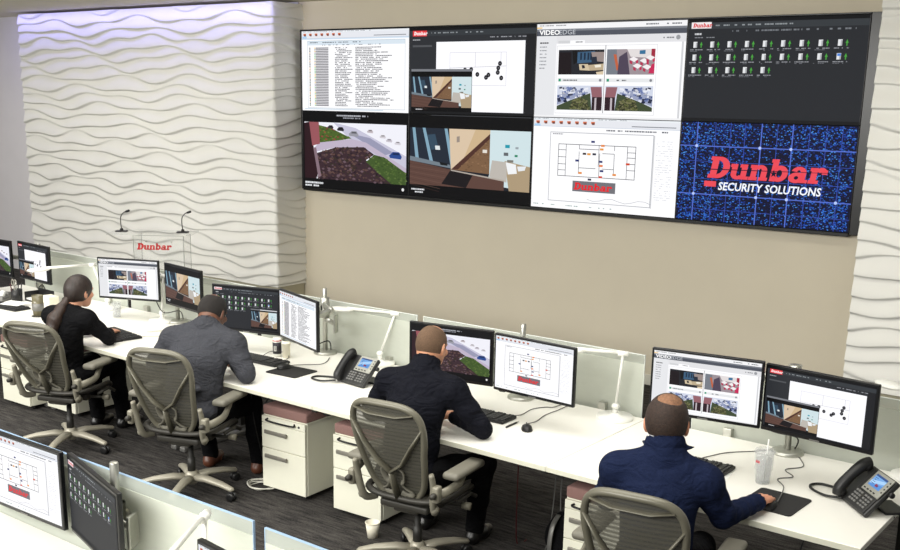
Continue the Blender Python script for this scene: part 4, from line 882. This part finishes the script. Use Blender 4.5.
    if st == 'ponytail':
        cap_of_hair('hair', 'hairdark', .010, [((0, .118, -.03), (.085, .062, .088)), ((.105, .02, -.04), (.035, .05, .045)), ((-.105, .02, -.04), (.035, .05, .045))], [((0, -.07, -.03), (.055, .045, .06))])
        k_ = Body(); p0 = hp(-.01, -.095, -.045); pts = [p0, V3(.0, -.02, 1.02), V3(-.015, -.075, .95), V3(-.03, -.105, .86), V3(-.03, -.118, .73)]
        k_.chain(pts, [.026, .038, .052, .048, .016], .02, flat=((.2, 1, .2), .7))
        k_.build('ponytail', M['hairlong'], o, .007, 1); MB().lathe([(.026, -.012), (.031, 0), (.026, .012)], 16, mx=T(*(p0+V3(-.008, -.012, -.014))) @ Matrix.Rotation(.7, 4, 'X')).build('hair_tie', M['black'], o)
    elif st == 'black':
        cap_of_hair('hair', 'hairblack', .006, [((0, .125, -.02), (.085, .070, .11)), ((.100, .025, -.05), (.03, .05, .05)), ((-.100, .025, -.05), (.03, .05, .05)), ((0, -.03, -.115), (.1, .1, .045)), ((0, -.015, .125), (.050, .062, .045))])
    elif st == 'buzz':
        cap_of_hair('hair', 'hairbuzz', .0032, [((0, .125, -.02), (.085, .075, .12)), ((.100, .025, -.05), (.03, .05, .05)), ((-.100, .025, -.05), (.03, .05, .05)), ((0, -.03, -.085), (.1, .1, .045)), ((0, .055, .115), (.066, .090, .06))])
    else:
        cap_of_hair('hair', 'hairbrown', .0075, [((0, .128, -.02), (.085, .068, .11)), ((.100, .025, -.05), (.03, .05, .05)), ((-.100, .025, -.05), (.03, .05, .05)), ((0, -.03, -.092), (.1, .1, .045)), ((.010, -.048, .112), (.052, .052, .048))])
        cap_of_hair('thin_crown', 'hairthin', .0035, [((0, -.06, -.08), (.2, .2, .13)), ((0, .15, 0), (.2, .08, .2))])
    return o
P1 = make_person('woman in black with dark ponytail typing at the far desk', dict(head=(.03, .15, 1.125), turn=R_(-8), nod=.12, neck=(0, .07, 1.00), sh_r=(.160, .06, .945), sh_l=(-.160, .06, .945), hipy=-.03, el_r=(.228, .20, .782), wr_r=(.065, .40, .777), aim_r=(-.25, 1, -.08), el_l=(-.235, .20, .782), wr_l=(-.10, .40, .775), aim_l=(.25, 1, -.08),
    neck_r=.047, bulk=.88, lean=.25, skin='skinl', top='blackcloth', top_name='sweater', hair='ponytail', kn_r=(.10, .42, .52), an_r=(.08, .50, .10), kn_l=(-.12, .42, .52), an_l=(-.12, .44, .10)), ((1.64, -4.215, 0), R_(14)))
P2 = make_person('man in charcoal sweater with short black hair leaning over his desk', dict(head=(-.01, .325, 1.125), turn=R_(-6), hs=1.04, nod=.42, neck=(0, .22, 1.07), sh_r=(.225, .16, .965), sh_l=(-.225, .16, .965), hipy=-.07, el_r=(.335, .10, .788), wr_r=(.16, .30, .79), aim_r=(-.5, 1, -.05), el_l=(-.335, .12, .788), wr_l=(-.16, .32, .79), aim_l=(.5, 1, -.05),
    neck_r=.063, bulk=1.06, lean=.45, skin='skind', top='charcoal', top_name='sweater', collar='crew', hair='black', shoes='shoebrown', kn_r=(.24, .36, .52), an_r=(.24, .44, .10), kn_l=(-.16, .40, .52), an_l=(-.14, .46, .10)), ((3.07, -4.27, 0), R_(20)))
P3 = make_person('man with shaved head in black jacket seated in third chair', dict(head=(.0, .25, 1.185), turn=R_(-4), nod=.28, neck=(0, .155, 1.065), sh_r=(.205, .12, .985), sh_l=(-.205, .12, .985), hipy=-.06, el_r=(.365, .15, .785), wr_r=(.13, .27, .79), aim_r=(-.8, .6, 0), el_l=(-.33, .15, .785), wr_l=(-.12, .30, .79), aim_l=(.8, .6, 0),
    neck_r=.058, bulk=.98, lean=.38, skin='skint', top='inkfleece', top_name='jacket', collar='high', hair='buzz', kn_r=(.30, .34, .52), an_r=(.22, .40, .10), kn_l=(-.15, .40, .52), an_l=(-.13, .46, .10)), ((4.84, -4.26, 0), R_(10)))
P4 = make_person('man in navy sweater with thinning hair and hand on mouse', dict(head=(-.01, .14, 1.175), turn=R_(2), hs=1.08, nod=.20, neck=(0, .075, 1.06), sh_r=(.182, .06, .955), sh_l=(-.200, .05, .965), hipy=-.08, el_r=(.255, .14, .782), wr_r=(.392, .385, .785), aim_r=(.30, 1, -.10), el_l=(-.250, .15, .785), wr_l=(-.10, .36, .785), aim_l=(.4, 1, -.05),
    neck_r=.060, bulk=1.0, lean=.25, skin='skinr', top='navy', top_name='sweater', collar='zip', hair='brown', curl=.35), ((6.475, -4.62, 0), R_(16)))

# ------------------------------------------------------------------ small things on and around the desks
def loc2(o, pts):
    """World points into a thing's own frame."""
    p = o.location; a = -o.rotation_euler.z; c, s = math.cos(a), math.sin(a)
    return [((x-p.x)*c-(y-p.y)*s, (x-p.x)*s+(y-p.y)*c, z-p.z) for x, y, z in pts]
def cord(o, pts, m='cable', r=.0028, name='cord', n=8): MB().tube(spline(loc2(o, pts), n), r, 6).build(name, M[m], o)
def make_keyboard(x, y, rz, label, wrist=False):
    t = thing('keyboard', (x, y, DT), rz, label, 'keyboard', 'black desk keyboards')
    MB().box((0, 0, .009), (.445, .155, .016), .005).build('case', M['black'], t)
    mb = MB().use(M['key'])
    for r in range(6):
        n = 15; w_ = .0185
        for k in range(22):
            if k in (15, 19): continue
            if r == 5 and 4 <= k <= 9:
                if k == 4: mb.box((-.212+.0193*6.5+.004, .062-r*.0225, .019), (.110, .018, .007), .002, seg=1)
                continue
            mb.box((-.203+.0193*k, .062-r*.0225, .019), (.0165, .0185, .007), .002, seg=1)
    mb.build('keys', M['key'], t)
    if wrist: MB().box((0, -.115, .008), (.45, .075, .016), .007, seg=3).build('wrist_rest', M['pad'], t)
    return t
def make_mouse(x, y, rz, label, z=DT):
    t = thing('mouse', (x, y, z), rz, label, 'mouse', 'black computer mice')
    P = []
    for i in range(13):
        v = i/12; yy = -.056+.112*v; hw = .031*(max(0, 1-abs(2*v-1)**2.6))**.5; row = []
        for j in range(13):
            u = -1+j/6; row.append((u*hw, yy, .004+.033*(max(0, 1-u*u))**.4*(max(0, math.sin(math.pi*(.08+.84*v)))**.6)*(1-.25*v) if abs(u) < 1 else .004))
        P.append(row)
    MB().grid(P).prism([(P[i][0][0], P[i][0][1]) for i in range(13)]+[(P[i][12][0], P[i][12][1]) for i in range(11, 0, -1)], .001, .0045).build('shell', M['black'], t)
    MB().lathe([(.007, -.003), (.008, 0), (.007, .003)], 14, mx=T(0, .028, .0285) @ Matrix.Rotation(R_(90), 4, 'Y')).build('scroll_wheel', M['keylite'], t)
    MB().tube([(0, .036, .027), (0, .052, .014)], .0011, 5).build('button_gap', M['cablek'], t)
    return t
def make_pad(x, y, w_, d, rz, label, col='pad'):
    mb = MB(); P = []
    for cx, cy, a0 in ((w_/2-.02, d/2-.02, 0), (-w_/2+.02, d/2-.02, 90), (-w_/2+.02, -d/2+.02, 180), (w_/2-.02, -d/2+.02, 270)):
        for k in range(6): a = R_(a0+90*k/5); P.append((cx+.02*math.cos(a), cy+.02*math.sin(a)))
    mb.prism(P, .0005, .005); o = tag(mb.build('mouse_pad', M[col]), label, 'mouse pad', 'black mouse pads'); o.location = (x, y, DT); o.rotation_euler = (0, 0, rz); return o
kb = make_keyboard(1.575, -3.70, R_(-10), 'black keyboard with wrist rest under the woman\'s hands', True)
cord(kb, [(1.70, -3.66, .735), (1.80, -3.60, .734), (1.86, -3.48, .734), (1.74, -3.42, .734), (1.66, -3.50, .734), (1.70, -3.36, .734), (1.62, -3.2, .735)], 'cablew', .0032)
kb = make_keyboard(2.975, -3.585, R_(1), 'black keyboard right of the man in the grey sweater')
cord(kb, [(2.92, -3.51, .736), (2.90, -3.40, .75), (3.0, -3.36, .752), (3.10, -3.42, .745), (3.12, -3.47, .74)])
kb = make_keyboard(4.895, -3.69, R_(1), 'black keyboard beside the elbow of the man with shaved head')
cord(kb, [(5.05, -3.61, .735), (5.10, -3.54, .734), (5.09, -3.40, .734), (5.13, -3.31, .734), (5.17, -3.27, .734), (5.18, -3.1, .734)])
kb = make_keyboard(6.225, -3.715, R_(-1), 'black keyboard right of the man in navy, a paper under it')
cord(kb, [(6.24, -3.63, .735), (6.27, -3.54, .734), (6.32, -3.43, .734), (6.43, -3.31, .734), (6.50, -3.22, .734)])
p = tag(MB().box((0, 0, .001), (.14, .20, .0016)).build('paper_sheet', M['paper']), 'white paper sheet under the near keyboard', 'paper'); p.location = (6.405, -3.83, DT); p.rotation_euler = (0, 0, R_(8))
make_pad(3.365, -3.667, .27, .235, R_(2), 'black mouse pad holding a mouse, left of the grey phone')
make_pad(6.765, -3.965, .25, .27, R_(-4), 'black mouse pad under the hand of the man in navy')
m = make_mouse(3.275, -3.645, R_(-12), 'black mouse on the pad left of the grey phone', DT+.005)
cord(m, [(3.287, -3.59, .748), (3.30, -3.50, .737), (3.38, -3.40, .735), (3.36, -3.31, .735), (3.30, -3.22, .735)])
m = make_mouse(5.275, -3.755, R_(38), 'black mouse lying on bare white desk near the pen')
cord(m, [(5.235, -3.71, .745), (5.24, -3.60, .735), (5.215, -3.46, .734), (5.22, -3.32, .734), (5.22, -3.15, .734)])
h4 = Matrix.Rotation(R_(16), 4, 'Z') @ Vector((.415, .465, 0))+Vector((6.475, -4.62, 0))
m = make_mouse(h4.x+.02, h4.y, R_(6), 'black mouse held under the hand of the man in navy', DT+.005)
cord(m, [(h4.x+.04, h4.y+.055, .748), (6.74, -3.78, .742), (6.67, -3.66, .734), (6.72, -3.58, .734), (6.655, -3.50, .734), (6.71, -3.40, .734), (6.67, -3.30, .734), (6.60, -3.2, .734)])

def make_phone(x, y, rz, label, cordpts):
    t = thing('desk_phone', (x, y, DT), rz, label, 'phone', 'desk phones')
    K = T(0, 0, .012) @ Matrix.Rotation(R_(47), 4, 'X')     # face plate frame: x across, y up the face, z out of it
    MB().box((0, .105, -.012), (.262, .215, .028), .010, K, 3).box((.035, .105, .004), (.175, .205, .010), .004, K).build('body', M['phone'], t)
    MB().box((.055, .150, .011), (.150, .112, .008), .003, K).build('display_frame', M['phonelite'], t)
    mb = MB().use(M['screen'])
    q = Pic(); q.rect(2.6, 1, 10.8, 7, (120, 170, 226)); q.poly([(2.6, 5), (13.4, 2.2), (13.4, 4), (2.6, 7)], (170, 208, 244)); q.poly([(2.6, 7), (13.4, 5), (13.4, 8), (2.6, 8)], (92, 146, 214)); q.rect(2.6, 1, 10.8, 1.1, (60, 86, 140)); q.up()
    rr = random.Random(3)
    for k in range(4): q.dashes(3.2, 2.8+k*1.1, 3, .3, (40, 60, 110), rr, .8)
    q.disc(8.6, 6.3, .9, (150, 60, 84)); q.disc(9.9, 6.4, .7, (120, 60, 96))
    sc = bpy.data.objects.new('display', q.mesh('display', .00002)); COL.objects.link(sc); sc.parent = t
    sc.matrix_local = K @ T(.048, .158, .0155) @ Matrix.Rotation(R_(-90), 4, 'X') @ Matrix.Diagonal((.148, 1, .148, 1))
    mb = MB()
    for r in range(4):
        for c in range(3): mb.box((-.030+c*.022, .078-r*.017, .011), (.016, .011, .006), .002, K, 1)
    for r in range(4):
        for c in range(3): mb.box((.050+c*.024, .078-r*.017, .011), (.017, .010, .006), .002, K, 1)
    mb.build('keypad', M['keylite'], t)
    mb = MB()
    for c in range(4): mb.box((.0+c*.028, .106, .0155), (.016, .007, .004), .0015, K, 1)
    for r in range(4): mb.box((.121, .185-r*.019, .0155), (.009, .008, .004), .0015, K, 1)
    mb.lathe([(.013, 0), (.013, .004), (.006, .005)], 16, c=(.035, .072, .009), mx=K); mb.build('soft_keys', M['dark'], t)
    mb = MB().tube(spline([(-.098, .005, .022), (-.098, .03, .040), (-.098, .105, .047), (-.098, .18, .040), (-.098, .212, .022)], 5), [.027, .028, .025, .028, .027], 14, K, flat=(1.0, 1.05)).ball((-.098, .022, .024), (.031, .03, .022), K).ball((-.098, .190, .024), (.031, .03, .022), K)
    mb.build('handset', M['black'], t)
    MB().box((.0, .14, .045), (.19, .012, .10), .004, Matrix.Rotation(R_(-38), 4, 'X')).box((.03, .17, .008), (.16, .11, .012), .004).build('stand_foot', M['black'], t)
    MB().lathe([(.012, 0), (.014, .02), (.008, .024)], 14, mx=K @ T(.131, .15, -.015) @ Matrix.Rotation(R_(90), 4, 'Y')).build('side_knob', M['black'], t)
    cord(t, cordpts, 'cablek', .0065, 'handset_cord', 8)
    return t
make_phone(3.88, -3.672, R_(-8), 'dark grey desk phone with lit display between the mouse pad and third man', [(3.79, -3.70, .752), (3.70, -3.74, .742), (3.60, -3.72, .738), (3.585, -3.67, .738), (3.64, -3.63, .738), (3.76, -3.615, .745)])
make_phone(7.06, -3.812, R_(-49), 'dark grey desk phone with blue display near the right end of the desks', [(7.01, -3.76, .750), (6.93, -3.755, .740), (6.85, -3.70, .738), (6.83, -3.645, .738), (6.87, -3.605, .738), (6.95, -3.63, .742), (7.0, -3.67, .75)])

# cups, pen, can
def make_cup(name, x, y, z, rt_, rb, h, m, label, cat, rz=0):
    t = thing(name, (x, y, z), rz, label, cat)
    MB().lathe([(.001, .001), (rb, .001), (rt_, h), (rt_-.003, h), (rb-.003, .006), (.001, .006)], 28).build('cup_wall', M[m], t); return t
t = make_cup('water_cup', 1.0, -3.285, DT, .040, .031, .125, 'clear', 'clear plastic cup of water below the monitor facing the woman', 'cup')
MB().lathe([(.001, .008), (.0275, .008), (.032, .07), (.001, .07)], 24).build('water', M['wateric'], t)
t = thing('tumbler', (6.625, -3.75, DT), 0, 'clear iced tumbler with straw before the man in navy', 'tumbler')
MB().lathe([(.001, .001), (.033, .001), (.035, .01), (.039, .07), (.042, .072), (.046, .16), (.043, .16), (.036, .075), (.031, .006), (.001, .006)], 32).build('cup_wall', M['clear'], t)
MB().lathe([(.001, .012), (.029, .012), (.034, .075), (.039, .125), (.001, .125)], 28).build('ice_water', M['wateric'], t)
MB().lathe([(.047, .155), (.049, .162), (.046, .172), (.001, .174)], 32).build('lid', M['clear'], t)
MB().tube([(.008, 0, .02), (.012, .003, .225)], .0042, 10).build('straw', M['white'], t)
MB().box((0, 0, 0), (.022, .002, .012), 0, T(-.018, -.0385, .115) @ RZ(R_(-25))).build('red_print', M['redpaint'], t)
t = thing('drink_can', (2.975, -3.41, DT), 0, 'white can with black label beside the man in grey\'s keyboard', 'can')
MB().lathe([(.024, 0), (.031, .006), (.031, .128), (.025, .138), (.024, .136), (.001, .135)], 28).build('can_body', M['white'], t)
MB().lathe([(.0315, .022), (.0315, .105)], 28).build('dark_label', M['pinkpack'], t)
mb = MB()
for dx in (-.009, .003): mb.box((dx, -.0, 0), (.005, .002, .036))
mb.box((-.003, 0, -.016), (.016, .002, .006)); o = mb.build('white_mark', M['white'], t); o.location = (.0135, -.0295, .062); o.rotation_euler = (0, 0, R_(30))
MB().lathe([(.0317, .113), (.0317, .120)], 28).build('red_band', M['redpaint'], t)
t = thing('lidded_cup', (3.055, -3.40, DT), 0, 'white lidded cup right of the black-labelled can', 'cup')
MB().lathe([(.026, 0), (.030, .10), (.033, .101), (.033, .108), (.028, .112), (.001, .113)], 24).build('cup_wall', M['card'], t)
make_cup('glass_cup', 4.40, -3.29, DT, .036, .030, .085, 'glassdark', 'small grey cup behind the man with shaved head, under his street monitor', 'cup')
t = thing('pen', (5.166, -3.738, DT+.006), R_(91), 'black pen with silver tip between keyboard and mouse', 'pen')
MB().tube([(-.065, 0, 0), (.045, 0, 0)], .0055, 10).build('barrel', M['black'], t); MB().tube([(.045, 0, 0), (.066, 0, 0), (.074, 0, -.003)], [.0055, .003, .001], 10).build('tip', M['alu'], t); MB().box((-.03, 0, .0065), (.05, .003, .002)).build('clip', M['alu'], t)
t = make_cup('paper_cup', 4.475, -4.145, 0, .043, .030, .095, 'card', 'cream paper cup standing on the carpet by the third chair', 'cup')
MB().tube([(.043*math.cos(k*math.pi/12), .043*math.sin(k*math.pi/12), .095) for k in range(26)], .003, 6).build('rolled_rim', M['card'], t)
t = thing('smartphone', (4.24, -3.945, .5875), R_(20), 'black smartphone on the mauve cushion of the middle pedestal', 'phone')
MB().box((0, 0, .004), (.145, .072, .008), .003).build('case', M['dark'], t); MB().box((0, 0, .0085), (.136, .066, .001)).build('glass_face', M['handle'], t)

# far end of the row
t = thing('pen_holder', (-.20, -3.43, DT), 0, 'black pen holder with scissors and pens at the far end of the desks', 'holder')
MB().lathe([(.001, .001), (.045, .001), (.048, .11), (.044, .11), (.042, .006), (.001, .006)], 24).build('cup_wall', M['black'], t)
for i, (a, b, mm) in enumerate(((.012, .02, 'cablek'), (-.02, .012, 'alu'), (.03, -.01, 'cablek'), (.0, -.028, 'cabler'))): MB().tube([(a, b, .02), (a*2.2, b*2.0, .165)], .005, 8).build('pen', M[mm], t)
mb = MB()
for s in (-1, 1): mb.tube([(-.03+s*.02+.018*math.cos(k*.5236), 0, .165+.026*math.sin(k*.5236)) for k in range(13)], .005, 6)
mb.tube([(-.03, 0, .02), (-.03, 0, .14)], .006, 6).build('scissors', M['handle'], t)
t = make_cup('steel_cup', .50, -3.68, DT, .046, .040, .175, 'glassdark', 'tall smoky steel cup left of the woman\'s ponytail', 'cup')
MB().lathe([(.055, .0), (.055, .005), (.001, .006)], 24).build('coaster', M['black'], t)
mb = MB().lathe([(.0465, .05), (.0475, .11)], 24); mb.build('band', M['foot'], t)
t = thing('document_tray', (-.06, -3.30, DT), R_(-4), 'black document tray behind the pen holder at the far end', 'tray')
MB().box((0, 0, .006), (.26, .14, .012), .003).build('tray_base', M['black'], t); MB().box((0, .065, .05), (.26, .01, .1), .003).box((-.125, 0, .04), (.01, .14, .08), .003).box((.125, 0, .04), (.01, .14, .08), .003).build('tray_side', M['black'], t); MB().box((0, -.005, .02), (.23, .12, .012)).build('papers', M['paper'], t)
t = thing('cream_box', (.19, -3.36, DT), R_(-6), 'cream cardboard box left of the woman under the pole', 'box')
MB().box((0, 0, .04), (.13, .09, .08), .003).build('carton', M['card'], t); MB().box((0, 0, .083), (.134, .094, .012), .003).build('lid', M['card'], t)
t = thing('tape_dispenser', (-.33, -3.47, DT), R_(20), 'grey tape dispenser at the far left edge of the desks', 'dispenser')
MB().box((0, 0, .02), (.07, .14, .04), .012, seg=3).box((0, .04, .05), (.06, .05, .04), .012).build('body', M['foot'], t); MB().lathe([(.028, -.012), (.028, .012)], 20, mx=T(0, -.01, .06) @ Matrix.Rotation(R_(90), 4, 'Y')).build('tape_roll', M['paper'], t)
make_keyboard(-.02, -3.64, R_(2), 'black keyboard with a paper on it at the far left of the desks')
p = tag(MB().box((0, 0, .001), (.2, .14, .0016)).build('paper_sheet', M['paper']), 'white paper lying on the far keyboard at the left edge', 'paper'); p.location = (-.02, -3.57, DT+.026); p.rotation_euler = (R_(3), 0, R_(14))

# clear lectern with red word and two microphones
LR = R_(36)
t = thing('lectern', (-.62, -1.60, 0), LR, 'clear acrylic lectern with red lettering before the white wave wall', 'lectern')
MB().box((.105, -.16, .62), (.51, .012, 1.02), .002).build('front_panel', M['acrylic'], t)
for s, x in ((-1, -.145), (1, .355)): MB().box((x, -.02, .56), (.012, .28, 1.12), .002).build('side_panel', M['acrylic'], t)
MB().box((.0, .04, 1.135), (.86, .38, .012), .002).build('top_shelf', M['acrylic'], t)
MB().box((.105, 0, .012), (.56, .40, .024), .004).build('foot_plate', M['acrylic'], t)
mb = MB()
for x in (-.151, .361): mb.box((x, -.168, .62), (.005, .005, 1.02)).box((x, .122, .56), (.005, .005, 1.12))
mb.box((.105, -.168, 1.13), (.51, .004, .004)); mb.build('polished_edge', M['acryledge'], t)
mb = MB(); hh = .068
for q in WORD: mb.prism([(-.115+a*hh, b*hh) for a, b in q], 0, .006)
o = mb.build('red_lettering', M['red'], t); o.location = (0, -.167, .985); o.rotation_euler = (R_(90), 0, 0)
for bb in ((-.02, 1.07), (.24, 1.07)): MB().lathe([(.008, 0), (.008, .01)], 12, mx=T(bb[0], -.166, bb[1]) @ Matrix.Rotation(R_(90), 4, 'X')).build('standoff', M['alu'], t)
for s, l in ((-1, 'black gooseneck microphone at the left end of the clear lectern'), (1, 'black gooseneck microphone at the right end of the clear lectern')):
    c = Matrix.Rotation(LR, 4, 'Z') @ Vector((s*.315, .0, 0))+Vector((-.62, -1.60, 0))
    mi = thing('microphone', (c.x, c.y, 1.142), LR, l, 'microphone', 'lectern microphones')
    MB().box((0, 0, .008), (.12, .07, .016), .006).lathe([(.02, .016), (.016, .034), (.006, .04)], 16).build('base', M['mic'], mi)
    MB().tube(spline([(0, 0, .035), (-.006, 0, .10), (.0, 0, .16), (.03, .0, .198), (.062, 0, .212)], 6), .0048, 8).build('gooseneck', M['mic'], mi)
    MB().tube([(.045, 0, .206), (.06, 0, .211), (.088, 0, .221), (.094, 0, .223)], [.007, .012, .012, .006], 12).build('capsule', M['mic'], mi)

# on and near the floor
mb = MB(); rr = random.Random(4)
for k in range(4):
    a = rr.uniform(0, 6.28); r = .06+.012*k; mb.tube([(r*math.cos(a+j*.3)*1.25+.01*k, r*math.sin(a+j*.3), .006+.008*k+.004*math.sin(j*.9)) for j in range(23)], .0038, 6)
mb.tube(spline([(.07, 0, .03), (.05, .15, .015), (.02, .3, .08), (0, .42, .3), (0, .45, .6)], 6), .0038, 6)
o = tag(mb.build('cable_coil', M['cablew']), 'pale coiled cable on the carpet left of the first pedestal', 'cable'); o.location = (3.36, -3.97, 0)
t = thing('power_box', (3.58, -3.86, .605), R_(-2), 'black power box under the desk above the first pedestal', 'power box')
MB().box((0, 0, .042), (.30, .09, .045), .012, seg=3).build('casing', M['black'], t); MB().box((0, 0, .075), (.03, .03, .025)).build('hanger', M['black'], t)
cord(t, [(3.45, -3.87, .645), (3.38, -3.9, .60), (3.34, -3.92, .50), (3.36, -3.9, .46)], 'cablek', .005)
for i, (pts, mm, l) in enumerate((([(3.16, -4.02, .70), (3.22, -3.95, .62), (3.42, -3.9, .63), (3.5, -3.88, .655)], 'cablek', 'black cable drooping under the desk of the man in grey'),
        ([(3.22, -3.9, .69), (3.225, -3.9, .5), (3.23, -3.85, .25), (3.25, -3.8, .02)], 'cablek', 'black cable hanging to the floor left of the first pedestal'),
        ([(5.20, -3.70, .68), (5.205, -3.72, .4), (5.20, -3.70, .02), (5.22, -3.62, .008)], 'cabler', 'thin dark red cable hanging below the desk beside the black bag'),
        ([(5.32, -3.50, .68), (5.34, -3.52, .35), (5.37, -3.62, .08), (5.40, -3.72, .008)], 'cable', 'grey cable hanging down to the black bag under the desk'),
        ([(5.44, -3.50, .68), (5.40, -3.55, .4), (5.46, -3.66, .15), (5.46, -3.75, .008)], 'cable', 'grey cable crossing down beside the mauve-topped right pedestal'),
        ([(6.9, -3.7, .68), (6.85, -3.8, .4), (6.95, -3.75, .2), (6.8, -3.7, .01), (6.6, -3.8, .008)], 'cablek', 'black cable hanging under the near end of the desks'))):
    tag(MB().tube(spline(pts, 8), .0042, 6).build('cable', M[mm]), l, 'cable', 'cables under the desks')
t = thing('backpack', (5.50, -3.66, 0), R_(20), 'black bag slumped on the carpet under the desk joint', 'bag')
b = Body(); b.ell((0, 0, .11), (.12, .10, .12), .04); b.ell((0, .03, .18), (.08, .07, .08), .04); b.ell((0, -.08, .07), (.08, .05, .06), .03); b.ell((0, 0, -.2), (.6, .6, .2), .005, None, 's'); b.build('bag_body', M['blackcloth'], t, .01)
MB().tube(spline([(-.04, -.02, .25), (-.06, -.10, .21), (-.07, -.13, .10), (-.06, -.12, .02)], 6), .010, 8, flat=(.3, 1.5)).build('strap', M['foot'], t)
MB().tube(spline([(-.03, .03, .25), (0, .03, .29), (.03, .03, .25)], 6), .008, 8).build('handle', M['dark'], t)
